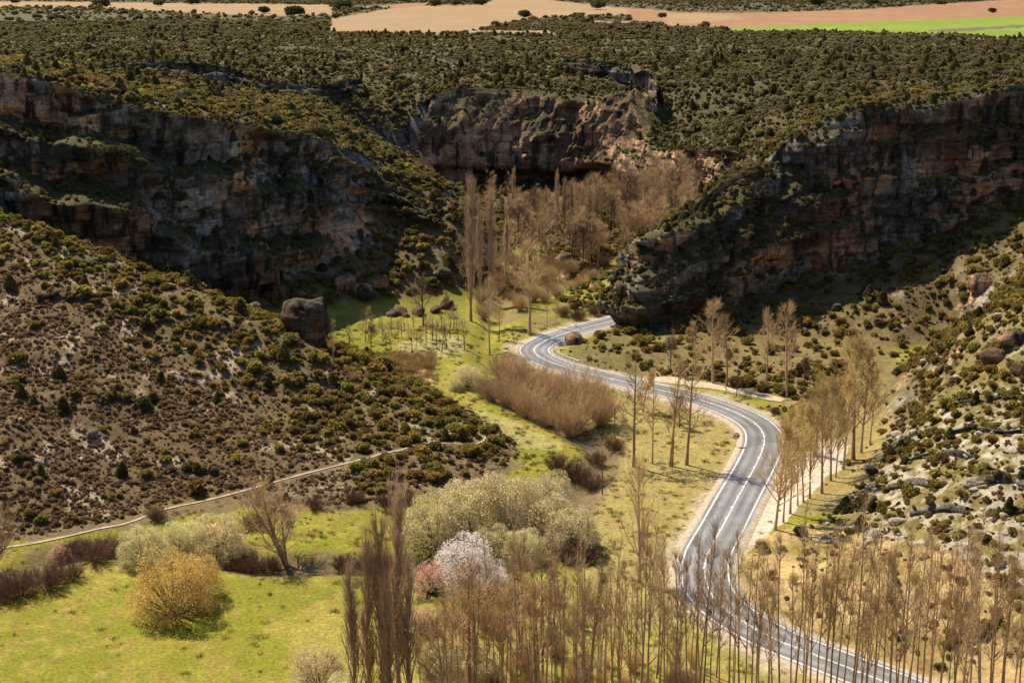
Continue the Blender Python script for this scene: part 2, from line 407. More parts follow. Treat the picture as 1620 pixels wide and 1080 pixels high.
M_ROCK_DARK = make_rock_mat('cliff_limestone_shaded', ochre=0.5, shade=0.78)  # same limestone, colour darkened overall to deepen the shade on the right cliff
M_BOULDER = make_rock_mat('boulder_limestone', (0.07, 0.06, 0.03), 0.7, 1.05, 0.44, 0.8)

def make_terrain_mat():
    m, nt, b = new_mat('terrain_cover'); pos, nz = geo(nt)
    a = nd(nt, 'ShaderNodeAttribute', attribute_name='cover')
    n1 = ramp(nt, noise(nt, pos, 0.35, 5, 0.65), [(0.28, 0.62), (0.72, 1.38)])
    n2 = ramp(nt, noise(nt, pos, 2.1, 4, 0.7), [(0.3, 0.55), (0.7, 1.45)])
    ra0 = nd(nt, 'ShaderNodeAttribute', attribute_name='relief')
    n1 = mixc(nt, math_n(nt, 'MAXIMUM', ra0.outputs['Fac'], 0.45), (1.0, 1.0, 1.0), n1)
    c = mixc(nt, 1.0, a.outputs['Color'], n1, 'MULTIPLY'); c = mixc(nt, 1.0, c, n2, 'MULTIPLY')
    hs = nd(nt, 'ShaderNodeHueSaturation'); ln(nt, c, hs.inputs['Color'])
    ln(nt, ramp(nt, noise(nt, pos, 0.7, 3), [(0.3, 0.475), (0.7, 0.53)]), hs.inputs['Hue'])
    steep = math_n(nt, 'ADD', nz, math_n(nt, 'MULTIPLY', math_n(nt, 'SUBTRACT', noise(nt, pos, 0.5, 4), 0.5), 0.35))
    rk = ramp(nt, steep, [(0.62, 1.0), (0.74, 0.0)])
    ra = nd(nt, 'ShaderNodeAttribute', attribute_name='relief'); 
    c = mixc(nt, math_n(nt, 'MULTIPLY', rk, ra.outputs['Fac']), hs.outputs[0], rock_color(nt, pos))
    ln(nt, c, b.inputs['Base Color'])
    bp = nd(nt, 'ShaderNodeBump'); bp.inputs['Distance'].default_value = 0.35
    ln(nt, math_n(nt, 'MULTIPLY', ra.outputs['Fac'], 0.9), bp.inputs['Strength'])
    ln(nt, noise(nt, pos, 1.5, 6, 0.7), bp.inputs['Height']); ln(nt, bp.outputs[0], b.inputs['Normal'])
    return m
M_TERRAIN = make_terrain_mat()

def simple_mat(name, col, rough=0.8, var=0.25, scale=3.0, metal=0.0, spec=0.3, rnd=0.0):
    m, nt, b = new_mat(name); b.inputs['Roughness'].default_value = rough; b.inputs['Metallic'].default_value = metal
    b.inputs['Specular IOR Level'].default_value = spec
    pos = nd(nt, 'ShaderNodeTexCoord').outputs['Object']
    f = ramp(nt, noise(nt, pos, scale, 4), [(0.25, 1 - var), (0.75, 1 + var)])
    c = mixc(nt, 1.0, tuple(col), f, 'MULTIPLY')
    if rnd:
        oi = nd(nt, 'ShaderNodeObjectInfo'); c = mixc(nt, 1.0, c, ramp(nt, oi.outputs['Random'], [(0.0, 1 - rnd), (1.0, 1 + rnd)]), 'MULTIPLY')
    ln(nt, c, b.inputs['Base Color']); return m

def leaf_mat(name, dark, light, transl=0.25, rnd=0.3, hue=0.02):
    """foliage: colour varies from leaf clump to leaf clump and from plant to plant; some light passes through"""
    m, nt, b = new_mat(name)
    g = nd(nt, 'ShaderNodeNewGeometry'); oi = nd(nt, 'ShaderNodeObjectInfo'); tc = nd(nt, 'ShaderNodeTexCoord')
    c = mixc(nt, g.outputs['Random Per Island'], tuple(dark), tuple(light))
    c = mixc(nt, 1.0, c, ramp(nt, noise(nt, tc.outputs['Object'], 0.8, 3), [(0.3, 0.75), (0.7, 1.25)]), 'MULTIPLY')
    c = mixc(nt, 1.0, c, ramp(nt, oi.outputs['Random'], [(0.0, 1 - rnd), (1.0, 1 + rnd)]), 'MULTIPLY')
    hs = nd(nt, 'ShaderNodeHueSaturation'); ln(nt, c, hs.inputs['Color'])
    r2 = math_n(nt, 'FRACT', math_n(nt, 'MULTIPLY', oi.outputs['Random'], 7.31))
    ln(nt, ramp(nt, r2, [(0.0, 0.5 - hue), (1.0, 0.5 + hue)]), hs.inputs['Hue'])
    ln(nt, hs.outputs[0], b.inputs['Base Color'])
    if transl:
        t = nd(nt, 'ShaderNodeBsdfTranslucent'); ln(nt, hs.outputs[0], t.inputs[0])
        mx = nd(nt, 'ShaderNodeMixShader'); mx.inputs[0].default_value = transl
        ln(nt, b.outputs[0], mx.inputs[1]); ln(nt, t.outputs[0], mx.inputs[2])
        ln(nt, mx.outputs[0], nt.nodes['Material Output'].inputs[0])
    return m

# ------------------------------------------------------------------ terrain sheet with land cover
def terrain_axes():
    ts = np.concatenate([np.linspace(-1.6, -0.47, 26), np.linspace(-0.46, 0.46, 470), np.linspace(0.47, 1.6, 26)])
    ys = [-50, -25, 0, 15, 30, 50, 70, 85, 100, 110, 118, 124]
    y = 129.0
    while y < 5200:
        ys.append(y); y *= 1.0030 if y < 470 else (1.0045 if y < 720 else 1.018)
    return ts, np.array(ys)
ts, ys = terrain_axes()
T, Y = np.meshgrid(ts, ys)
X = T * np.maximum(Y, 125)
X, Y = X.ravel(), Y.ravel()
Z = H(X, Y)
nx, ny = len(ts), len(ys)
ii = (np.arange(ny - 1)[:, None] * nx + np.arange(nx - 1)[None]).ravel()
QUADS = np.stack([ii, ii + 1, ii + nx + 1, ii + nx], 1)

def cover_colors(X, Y, Z):
    U, V = project(X, Y, Z)
    n1 = fbm(X / 18, Y / 18, 4, 40); n2 = fbm(X / 5, Y / 5, 4, 50); n3 = fbm(X / 60, Y / 60, 3, 60); n4 = fbm(X / 1.6, Y / 1.6, 2, 70)
    du = U + 9 * n2 + 6 * n4; dv = V + 5 * fbm(X / 4, Y / 4, 3, 77) + 2 * n4
    c = np.zeros((len(X), 3)); rel = np.ones(len(X))
    def put(mask, col, amt=1.0):
        m = (np.clip(mask, 0, 1) * amt)[:, None] if not np.isscalar(mask) else mask
        c[:] = c * (1 - m) + np.asarray(col) * m
    P = lambda poly, lo=0, hi=9e9: (inpoly(du, dv, poly) & (Y > lo) & (Y < hi)).astype(float)
    # open scrub ground everywhere
    put(np.ones(len(X)), (0.105, 0.076, 0.038))
    put(smooth(-0.1, 0.5, n1), (0.105, 0.092, 0.034))
    put(smooth(0.25, 0.5, n2), (0.24, 0.19, 0.125), 0.55)
    # plateau: olive heath
    pl = smooth(520, 640, Y)
    pl = smooth(400, 460, Y); put(pl, (0.068, 0.058, 0.024)); put(pl * smooth(0.0, 0.5, n1), (0.088, 0.068, 0.034), 0.6)
    # brown front of the near hillside on the left
    lh = ((X < 5) & (Y < 300) & (Z > 0.6)).astype(float)
    put(lh, (0.112, 0.076, 0.038))
    put(lh * smooth(0.05, 0.4, n1), (0.13, 0.088, 0.052), 0.8)
    gre = smooth(-40, 60, (U - 60) * 0.66 - (V - 425) + 70 * n1) * lh
    put(gre, (0.115, 0.092, 0.036), 0.75)
    put(lh * smooth(0.28, 0.42, n2 + 0.15 * n4), (0.33, 0.27, 0.2), 0.8)
    # pale stony hillside on the right
    rh = ((X > 38) & (Y < 262) & (Z > 1.5) & (X > 0.2 * Y)).astype(float)
    put(rh, (0.15, 0.122, 0.04))
    stony = rh * smooth(-0.2, 0.2, (V - 640) / 300 + 0.9 * n2)
    put(stony * smooth(-0.12, 0.12, n4 + 0.5 * n2), (0.33, 0.292, 0.235), 0.88)
    # valley floor grass
    fl = smooth(3.2, 1.6, np.where((X < 5) & (Y < 262) & (V < 860), 2.6 * Z, Z) + 1.2 * n2 * (Y > 262)) * (Y < 520) * (Y > 126)
    gcol = np.array([0.158, 0.158, 0.012])[None] * (1 + 0.25 * n1[:, None])
    c[:] = c * (1 - fl[:, None]) + gcol * fl[:, None]
    put(fl * smooth(-0.1, 0.35, n2 * 0.8 + n4 * 0.35), (0.205, 0.165, 0.028), 0.75)
    put(fl * smooth(0.15, 0.45, n1), (0.235, 0.20, 0.04), 0.65)
    put(fl * smooth(0.46, 0.66, n4), (0.26, 0.185, 0.075), 0.55)
    rel = np.where(fl > 0.5, 0.35, 1.0)
    # right bank of the stream: drier
    dry = fl * P([(930, 620), (1180, 640), (1190, 760), (1110, 850), (1080, 1000), (930, 1000), (930, 800), (985, 720)])
    put(dry, (0.25, 0.195, 0.075), 0.8)
    put(fl * P([(640, 880), (1080, 880), (1120, 1000), (1500, 1090), (600, 1090)]), (0.24, 0.2, 0.07), 0.5)
    put(P([(-300, 905), (-100, 880), (0, 845), (200, 815), (420, 765), (650, 705), (830, 735), (770, 765), (650, 795), (540, 815), (400, 800), (200, 835), (0, 862), (-100, 900)], 150, 262), (0.13, 0.092, 0.05), 0.9)
    put(P([(1090, 598), (1250, 640), (1300, 690), (1240, 760), (1200, 870), (1260, 880), (1345, 800), (1420, 700), (1420, 560), (1250, 560), (1100, 560)], 200, 330), (0.22, 0.165, 0.075), 0.75)
    put(P([(520, 575), (640, 560), (690, 600), (660, 650), (600, 650), (540, 620)], 262, 345), (0.30, 0.205, 0.09), 0.9)       # dry reed bed
    put(P([(690, 660), (760, 645), (890, 700), (900, 735), (840, 740), (780, 700)], 235, 285), (0.29, 0.26, 0.12), 0.55)      # bleached grass strip
    put(P([(630, 545), (680, 528), (740, 535), (735, 570), (660, 578)], 290, 345) * smooth(-0.4, 0.3, n2 + 0.5 * n4), (0.30, 0.27, 0.17), 0.6)
    put(P([(540, 1090), (420, 1000), (540, 930), (560, 1000)], 0, 200), (0.26, 0.2, 0.05), 0.4)
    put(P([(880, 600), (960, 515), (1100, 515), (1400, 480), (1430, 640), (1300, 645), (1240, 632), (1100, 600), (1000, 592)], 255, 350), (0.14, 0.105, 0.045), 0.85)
    put(P([(740, 500), (780, 410), (960, 380), (985, 500), (900, 510), (820, 530)], 310, 480) * smooth(-0.2, 0.2, n2 + 0.2 * n4), (0.145, 0.105, 0.05), 0.75)
    # river bank
    bk = (1 - smooth(2.0, 5.5, d_river(X, Y) + 2 * n2)) * ((X > -110) & (X < 90) & (Y < 420))
    put(bk * (V > 600), (0.12, 0.082, 0.05), 0.85)
    # road verge, gravel lay-by, track
    dr = d_road(X, Y); near_r = ((X > -110) & (X < 90) & (Y < 418)).astype(float)
    put(near_r * (1 - smooth(3.9, 7.4, dr + 3.0 * n2 + 1.2 * n4)), (0.34, 0.28, 0.2), 0.85)
    put(P([(1172, 860), (1205, 790), (1240, 740), (1300, 700), (1345, 690), (1335, 735), (1290, 770), (1235, 830), (1200, 862)], 0, 262), (0.44, 0.38, 0.31))
    put(P([(880, 585), (905, 545), (970, 515), (990, 520), (1000, 560), (1010, 590), (960, 585)], 255, 345), (0.11, 0.095, 0.03), 0.8)
    # yellow earth slope above the lower bend
    ye = P([(1160, 900), (1200, 850), (1290, 830), (1390, 850), (1520, 880), (1640, 960), (1640, 1090), (1440, 1065), (1280, 1000), (1180, 950)], 125, 205)
    put(ye, (0.235, 0.17, 0.065)); put(ye * smooth(-0.05, 0.3, n1 + 0.5 * n2), (0.37, 0.265, 0.125), 0.85); put(ye * smooth(0.1, 0.4, -n2), (0.155, 0.115, 0.035), 0.75)
    # talus and rocky grass at the foot of the left cliff
    put(P([(440, 500), (480, 440), (600, 480), (740, 470), (740, 520), (600, 530), (520, 545)], 290, 365) * smooth(-0.3, 0.2, n2 + 0.1), (0.13, 0.135, 0.02), 0.8)
    put(P([(840, 455), (960, 440), (965, 470), (860, 480)], 300, 460), (0.15, 0.17, 0.025), 0.8)
    put(P([(640, 180), (720, 195), (700, 240), (620, 215)], 480, 580) * smooth(0, .3, n2), (0.14, 0.18, 0.02), 0.8)
    # fields on the plateau
    fmask = np.zeros(len(X), bool)
    F = lambda poly: (inpoly(U + 3 * n3, V + 0.8 * n1, poly) & (Y > 750)).astype(float)
    TAN, PINK, GREEN = (0.25, 0.165, 0.088), (0.235, 0.125, 0.066), (0.15, 0.20, 0.016)
    for poly, col in (([(-300, 2), (60, 3), (520, 8), (528, 25), (380, 24), (300, 20), (150, 13), (-300, 10)], TAN),
                      ([(525, 30), (640, 10), (760, 8), (800, -6), (845, -2), (1000, 14), (1000, 24), (870, 26), (820, 34), (760, 48), (700, 53), (520, 52)], TAN),
                      ([(560, 12), (640, 6), (700, 4), (640, 14)], PINK),
                      ([(990, 12), (1080, 20), (1180, 21), (1350, 16), (1620, -2), (1900, -8), (1900, 20), (1620, 27), (1330, 38), (1150, 46), (1060, 42), (1000, 34)], PINK),
                      ([(1040, 22), (1150, 22), (1180, 30), (1060, 40)], TAN),
                      ([(740, 49), (870, 49), (880, 54), (740, 54)], TAN), ([(920, 33), (1000, 35), (1010, 38), (930, 38)], TAN),
                      ([(1120, 47), (1290, 38), (1620, 26), (1950, 18), (1950, 66), (1620, 61), (1480, 54), (1300, 49), (1160, 50)], GREEN)):
        k = F(poly); fmask |= k > 0.5; put(k, col); rel = np.where(k > 0.5, 0.1, rel)
        put(k * smooth(0, 0.5, n3), tuple(q * 1.18 for q in col), 0.8)
    hl = (inpoly(U, V + 0.6 * n1, [(1440, 50), (1500, 46), (1640, 39), (1640, 42), (1510, 51)]) & (Y > 750)).astype(float)
    put(hl, (0.09, 0.08, 0.05), 0.9)
    put((inpoly(U + 2 * n3, V + 0.6 * n1, [(1150, 50), (1480, 56), (1640, 60), (1640, 64), (1470, 61), (1150, 54)]) & (Y > 750)).astype(float), (0.27, 0.22, 0.16), 0.7)
    return np.clip(c, 0.01, 0.8), rel, fmask
cov, rel, _fm = cover_colors(X, Y, Z)
me = mesh_np('ground', np.stack([X, Y, Z], 1), QUADS, smooth=True, mat=M_TERRAIN)
set_attr(me, 'cover', cov)
ra = me.attributes.new('relief', 'FLOAT', 'POINT'); ra.data.foreach_set('value', rel.astype(np.float32))
tag(link_mesh('ground', me), kind='structure')

# ------------------------------------------------------------------ ribbons: road, paint, paths, stream
def ribbon(name, c, offs, lift, mat, thick=0.0, zf=None, closed_sides=True):
    """strip along a plan curve between two offsets"""
    t = np.gradient(c, axis=0); t /= np.hypot(t[:, 0], t[:, 1])[:, None]; n = np.stack([t[:, 1], -t[:, 0]], 1)
    cols = np.asarray(offs); V = []
    for o in cols:
        o = np.broadcast_to(o, (len(c),)); p = c + n * o[:, None]
        z = zf(p[:, 0], p[:, 1]) if zf else np.full(len(c), ROAD_Z)
        V.append(np.c_[p, z + lift])
    k = len(V); V = np.stack(V, 1).reshape(-1, 3); m = len(c)
    ii = (np.arange(m - 1)[:, None] * k + np.arange(k - 1)[None]).ravel()
    q = np.stack([ii, ii + k, ii + k + 1, ii + 1], 1)
    return mesh_np(name, V, q, smooth=True, mat=mat), n

def asphalt_mat():
    m, nt, b = new_mat('asphalt'); pos, nz = geo(nt)
    c = ramp(nt, noise(nt, pos, 0.25, 5, 0.6), [(0.3, (0.15, 0.155, 0.165)), (0.7, (0.21, 0.21, 0.212))])
    c = mixc(nt, 1.0, c, ramp(nt, noise(nt, pos, 4.0, 3), [(0.3, 0.82), (0.7, 1.15)]), 'MULTIPLY')
    c = mixc(nt, ramp(nt, noise(nt, pos, 0.12, 2, 0.4), [(0.55, 0.0), (0.57, 0.55)]), c, (0.115, 0.112, 0.11))
    c = mixc(nt, ramp(nt, noise(nt, pos, 0.8, 6, 0.75), [(0.6, 0.0), (0.72, 0.5)]), c, (0.27, 0.25, 0.22))
    a = nd(nt, 'ShaderNodeAttribute', attribute_name='cover')
    c = mixc(nt, 1.0, c, a.outputs['Color'], 'MULTIPLY')
    ln(nt, c, b.inputs['Base Color']); b.inputs['Roughness'].default_value = 0.42; b.inputs['Specular IOR Level'].default_value = 0.55
    bp = nd(nt, 'ShaderNodeBump'); bp.inputs['Strength'].default_value = 0.25; bp.inputs['Distance'].default_value = 0.02
    ln(nt, noise(nt, pos, 18, 3), bp.inputs['Height']); ln(nt, bp.outputs[0], b.inputs['Normal'])
    return m
M_ASPHALT = asphalt_mat()
def paint_mat():
    m, nt, b = new_mat('road_paint'); pos, nz = geo(nt)
    ln(nt, ramp(nt, noise(nt, pos, 1.2, 5, 0.7), [(0.34, (0.24, 0.24, 0.235)), (0.46, (0.55, 0.54, 0.52)), (0.8, (0.72, 0.71, 0.69))]), b.inputs['Base Color'])
    b.inputs['Roughness'].default_value = 0.6
    return m
M_PAINT = paint_mat()
HW = 3.15
offs = [-3.75, -3.35, -2.6, -1.9, -1.0, -0.3, 0.3, 1.0, 1.9, 2.6, 3.35, 3.75]
me, _ = ribbon('road', road_c, offs, 0.0, M_ASPHALT)
wear = np.array([1.45, 1.15, 0.8, 1.3, 0.78, 1.1, 1.1, 0.78, 1.3, 0.8, 1.15, 1.45])
s_ = np.arange(len(road_c))[:, None] * 0.6
wv = wear[None] * (1 + 0.3 * fbm(s_ / 9 + 0 * wear[None], 0 * s_ + np.arange(len(offs))[None], 3, 5))
set_attr(me, 'cover', np.repeat(wv.reshape(-1, 1), 3, 1))
road_o = tag(link_mesh('road', me), kind='structure')
# the shoulders fall away so that the road bed has real thickness
for sgn in (-1, 1):
    o4 = [sgn * 3.75, sgn * 4.6, sgn * 5.6]
    t = np.gradient(road_c, axis=0); t /= np.hypot(t[:, 0], t[:, 1])[:, None]; n = np.stack([t[:, 1], -t[:, 0]], 1)
    V = []
    for o, dz in zip(o4, (-0.005, -0.1, -0.7)):
        p = road_c + n * o; V.append(np.c_[p, np.full(len(p), ROAD_Z + dz) + 0.05 * fbm(p[:, 0], p[:, 1], 2, 3)])
    V[0][:, 2] = ROAD_Z - 0.005
    V = np.stack(V, 1).reshape(-1, 3); m_ = len(road_c); k = 3
    ii = (np.arange(m_ - 1)[:, None] * k + np.arange(k - 1)[None]).ravel(); q = np.stack([ii, ii + k, ii + k + 1, ii + 1], 1)
    if sgn > 0: q = q
    else: q = q[:, ::-1]
    o = link_mesh('road_shoulder', mesh_np('road_shoulder', V, q, smooth=True, mat=simple_mat('shoulder_gravel', (0.36, 0.30, 0.23), 0.95, 0.35, 1.5)), road_o)
for off, w, nm in ((-HW, 0.11, 'edge_line'), (HW, 0.14, 'edge_line')):
    link_mesh(nm, ribbon(nm, road_c, [off - w, off + w], 0.008, M_PAINT)[0], road_o)
link_mesh('centre_line', ribbon('centre_line', road_c, [-0.10, 0.09], 0.008, M_PAINT)[0], road_o)
# second, broken line beside the centre line
L = np.concatenate([[0], np.cumsum(np.hypot(*np.diff(road_c, axis=0).T))])
s0 = 60.0
while s0 < L[-1] - 20:
    ss = np.linspace(s0, s0 + 0.9, 4); seg = np.stack([np.interp(ss, L, road_c[:, 0]), np.interp(ss, L, road_c[:, 1])], 1)
    link_mesh('lane_dash', ribbon('lane_dash', seg, [0.1, 0.24], 0.008, M_PAINT)[0], road_o); s0 += 5.0

M_PATH = simple_mat('path_dirt', (0.40, 0.33, 0.235), 0.95, 0.4, 0.8)
def path_px(name, pts, w, lift=0.10, step=0.6, mat=M_PATH):
    g = ground([p[0] for p in pts], [p[1] for p in pts])[:, :2]
    L = np.hypot(*np.diff(g, axis=0).T).sum(); c = spline(g, max(8, int(L / step)))
    wob = w * (1 + 0.35 * fbm(np.arange(len(c)) / 5.0, np.zeros(len(c)), 3, 8))
    me, _ = ribbon(name, c, [-wob, -wob * 0.4, wob * 0.4, wob], lift, mat, zf=H)
    return tag(link_mesh(name, me), kind='structure')
path_px('footpath', [(-70, 884), (0, 868), (60, 858), (150, 838), (200, 828), (260, 806), (320, 793), (380, 778), (430, 764), (480, 750), (540, 735), (600, 719), (655, 705)], 0.21)
path_px('footpath', [(655, 706), (700, 701), (735, 703), (760, 700), (768, 692), (764, 687)], 0.13)
path_px('track', [(1015, 600), (1060, 602), (1120, 610), (1180, 622), (1240, 634)], 1.5, 0.12)
path_px('footpath', [(880, 446), (890, 436), (905, 425), (915, 420)], 0.9)
def water_mat():
    m, nt, b = new_mat('stream_water'); pos, nz = geo(nt)
    b.inputs['Base Color'].default_value = (0.10, 0.12, 0.12, 1); b.inputs['Roughness'].default_value = 0.12; b.inputs['Specular IOR Level'].default_value = 0.6
    bp = nd(nt, 'ShaderNodeBump'); bp.inputs['Strength'].default_value = 0.5; bp.inputs['Distance'].default_value = 0.08
    ln(nt, noise(nt, pos, 3, 3), bp.inputs['Height']); ln(nt, bp.outputs[0], b.inputs['Normal']); return m
tag(link_mesh('stream', ribbon('stream', river[:175], [-0.7, 0.7], -1.2, water_mat(), zf=lambda x, y: np.zeros(len(x)))[0]), kind='structure')

# ------------------------------------------------------------------ cliffs: real faces with bedding, joints, buttresses and overhangs
def block_disp(s, z, lay, blk, amp, seed, warp):
    l = np.floor((z + warp) / lay); fz = (z + warp) / lay - l
    off = _h(l, np.zeros_like(l), 0, seed) * blk
    b = np.floor((s + off) / blk); fs = (s + off) / blk - b
    r = _h(l, b, 0, seed + 3) - 0.5
    edge = np.minimum(np.minimum(fz, 1 - fz) * lay, np.minimum(fs, 1 - fs) * blk)
    return amp * (r * 2) - 0.45 * amp * (1 - smooth(0, 0.35, edge))
def cliff(name, base, top, seed, res=0.5, prof=None, under=None, mat=None, ledge=0.5, tier=1.0, amp=1.0, sink=2.0, cap=9.0, out=0.8):
    L = max(np.hypot(*np.diff(np.asarray(base)[:, :2], axis=0).T).sum(), np.hypot(*np.diff(np.asarray(top)[:, :2], axis=0).T).sum())
    n = int(L / res); B = spline(base, n); Tp = spline(top, n)
    hgt = np.abs(Tp[:, 2] - B[:, 2]).max(); m = int((hgt + sink) / res); mc = int(cap / res)
    s = np.arange(n) * res
    w = np.linspace(-sink / max(hgt, 1), 1, m)
    S, Wg = np.meshgrid(s, w, indexing='ij')
    d = (Tp - B)[:, :2]; dl = np.hypot(d[:, 0], d[:, 1])
    t = np.gradient((B + Tp)[:, :2] / 2, axis=0); t /= np.hypot(t[:, 0], t[:, 1])[:, None]
    k = np.ones(25) / 25
    t = np.stack([np.convolve(np.pad(t[:, j], 12, 'edge'), k, 'valid') for j in (0, 1)], 1); t /= np.hypot(t[:, 0], t[:, 1])[:, None]
    nrm = np.stack([t[:, 1], -t[:, 0]], 1)                      # towards the gorge
    wt = Wg + 0.2 * fbm(S / 15, Wg * 2, 3, seed + 20)
    if prof is None: prof = [(0, 0), (0.31, 0.04), (0.38, 0.42), (0.66, 0.46), (0.73, 0.88), (1, 0.94)]
    g = np.interp(wt, [p[0] for p in prof], [p[1] for p in prof])
    g = np.where(Wg < 0, 0, g)
    z = B[:, 2][:, None] * (1 - Wg) + Tp[:, 2][:, None] * Wg
    px = B[:, 0][:, None] + d[:, 0][:, None] * g; py = B[:, 1][:, None] + d[:, 1][:, None] * g
    wz = 1.6 * fbm(S / 22, z / 40, 3, seed + 5)
    disp = amp * (6.0 * fbm(S / 24, z / 45, 3, seed) - 5.0 * np.abs(fbm(S / 11, z / 34, 3, seed + 8)) + 1.4 - 2.6 * smooth(0.12, 0.42, fbm(S / 10, z / 6.5, 3, seed + 40))
                  + block_disp(S, z, 4.2, 7.5, 1.25, seed + 1, wz) + block_disp(S, z, 1.5, 2.8, 0.5, seed + 2, wz) + 0.6 * fbm(S / 2.2, z / 1.6, 3, seed + 12))
    tf = np.interp(wt, [0, 0.31, 0.38, 0.66, 0.73, 1.0], [-1.9, 1.9, -1.5, 2.1, -1.2, 1.4]); disp = disp + tf * tier
    if under is not None: disp = disp + under(S, Wg, s[-1])
    fade = smooth(0, 0.06, (1 - Wg)) * 0.7 + 0.3
    disp = disp * fade + out
    X_ = px + nrm[:, 0][:, None] * disp; Y_ = py + nrm[:, 1][:, None] * disp
    # cap running back over the edge
    cc = np.linspace(0, 1, mc + 1)[1:]
    Xc = X_[:, -1:] - nrm[:, 0][:, None] * cap * cc; Yc = Y_[:, -1:] - nrm[:, 1][:, None] * cap * cc
    zt = z[:, -1:] + 0.25
    Zc = zt * (1 - cc) ** 0.5 + (H(Xc.ravel(), Yc.ravel()).reshape(Xc.shape) - 0.5) * (1 - (1 - cc) ** 0.5) + 0.35 * fbm(Xc / 3, Yc / 3, 3, seed)
    V = np.stack([np.concatenate([X_, Xc], 1), np.concatenate([Y_, Yc], 1), np.concatenate([z + 0.25 * fbm(S / 3, Wg * 9, 2, seed + 30), Zc], 1)], 2)
    a, b = V.shape[:2]
    ii = (np.arange(a - 1)[:, None] * b + np.arange(b - 1)[None]).ravel()
    q = np.stack([ii, ii + b, ii + b + 1, ii + 1], 1)
    me = mesh_np(name, V.reshape(-1, 3), q, smooth=False, mat=mat or M_ROCK)
    tag(link_mesh(name, me), kind='structure')
    # level ledges where plants can root
    VV = V.reshape(-1, 3)[q]
    nn = np.cross(VV[:, 2] - VV[:, 0], VV[:, 3] - VV[:, 1]); nl = np.linalg.norm(nn, axis=1) + 1e-9
    nzq = nn[:, 2] / nl
    return VV.mean(1)[nzq > ledge]
LEDGES = []
LEDGES.append(cliff('cliff', cl_base, cl_top, 100, 0.45, amp=1.0, ledge=0.62, tier=1.25, out=2.4, cap=15))
sp_b = [at_y(u, v, y) for u, v, y in [(495, 350, 366), (540, 345, 372), (600, 345, 381), (660, 342, 384), (705, 352, 381)]]
sp_t = [at_y(u, v, y) for u, v, y in [(500, 262, 371), (540, 252, 378), (600, 285, 389), (650, 308, 390), (690, 335, 384)]]
LEDGES.append(cliff('cliff', sp_b, sp_t, 160, 0.45, amp=0.7, out=2.0, cap=7))
def cave(S, Wg, Lt):
    a = np.exp(-((S / Lt - 0.34) / 0.26) ** 4)
    return a * (5.5 * smooth(0.16, 0.27, Wg) - 6.5 * (1 - smooth(0.13, 0.24, Wg)))
LEDGES.append(cliff('cliff', cc_base, cc_top[1:], 200, 0.55, prof=[(0, 0), (0.6, 0.35), (1, 1)], under=cave, amp=0.7, tier=0.0, out=3.0, cap=12, mat=M_ROCK_OCHRE, ledge=0.85))
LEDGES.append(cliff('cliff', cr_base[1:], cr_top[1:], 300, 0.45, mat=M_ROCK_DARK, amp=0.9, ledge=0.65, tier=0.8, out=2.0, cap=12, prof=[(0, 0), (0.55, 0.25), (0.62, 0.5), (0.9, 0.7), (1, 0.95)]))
# rock bands on the ravine side and smaller crags
def crag(pts_b, pts_t, seed, amp=0.7, cap=5, out=1.2, res=0.5):
    LEDGES.append(cliff('rock_band', [at_y(*p) for p in pts_b], [at_y(*p) for p in pts_t], seed, res, amp=amp, cap=cap, out=out, sink=3, tier=0.2))
crag([(120, 118, 588), (250, 138, 565), (350, 148, 552), (430, 158, 548), (510, 160, 560), (560, 150, 580)], [(120, 105, 592), (250, 98, 572), (350, 104, 560), (430, 128, 555), (510, 130, 566), (560, 122, 586)], 410, 0.6, 6, 2.5, 0.6)
crag([(690, 100, 660), (740, 112, 640), (800, 108, 640)], [(690, 88, 664), (740, 96, 645), (800, 97, 645)], 420, 0.4, 4, 1.5, 0.7)
crag([(890, 110, 620), (950, 118, 608), (1000, 122, 600)], [(890, 96, 624), (950, 96, 614), (1000, 104, 606)], 430, 0.4, 4, 2.0, 0.7)
# crag([(1080, 190, 500), (1150, 195, 486), (1200, 190, 478), (1270, 180, 470)], [(1080, 172, 505), (1150, 172, 492), (1200, 160, 486), (1270, 168, 474)], 440, 0.5, 4, 1.5, 0.6)
crag([(1058, 425, 331), (1100, 405, 333), (1150, 392, 335), (1205, 372, 338)], [(1066, 340, 333), (1108, 318, 335.5), (1152, 280, 338), (1208, 258, 341)], 445, 0.55, 6, 1.2, 0.4)
crag([(1010, 215, 548), (1030, 215, 543), (1050, 214, 536)], [(1000, 118, 556), (1025, 112, 552), (1045, 128, 545)], 450, 0.5, 4, 1.5, 0.6)
crag([(15, 676, 228), (50, 682, 226), (90, 680, 226), (122, 676, 228)], [(15, 660, 229.2), (50, 656, 227.4), (90, 658, 227.4), (122, 664, 229)], 460, 0.16, 1.6, 0.3, 0.22)
crag([(553, 640, 249), (575, 644, 248), (600, 646, 248)], [(553, 628, 250), (575, 628, 249.2), (600, 632, 249)], 470, 0.15, 1.5, 0.3, 0.22)
crag([(1325, 842, 197), (1350, 862, 192), (1375, 868, 189), (1400, 858, 189), (1425, 852, 187)], [(1325, 812, 201.5), (1350, 806, 199), (1375, 806, 197), (1400, 818, 193.5), (1425, 832, 189.5)], 480, 0.3, 3, 0.8, 0.25)
def low_ledge(pts, h, seed):
    g = ground([p[0] for p in pts], [p[1] for p in pts]); t = g + np.array([0, 0.35 * h + .15, h * .75]); b = g - np.array([0, .1, .15])
    LEDGES.append(cliff('rock_band', b, t, seed, 0.22, amp=0.13, cap=1.4, out=0.12, sink=.6, tier=.05, ledge=.9, mat=M_PALE_ROCK))
M_PALE_ROCK = make_rock_mat('weathered_pale_limestone', (0.10, 0.085, 0.035), 0.85, 1.2, 0.7)
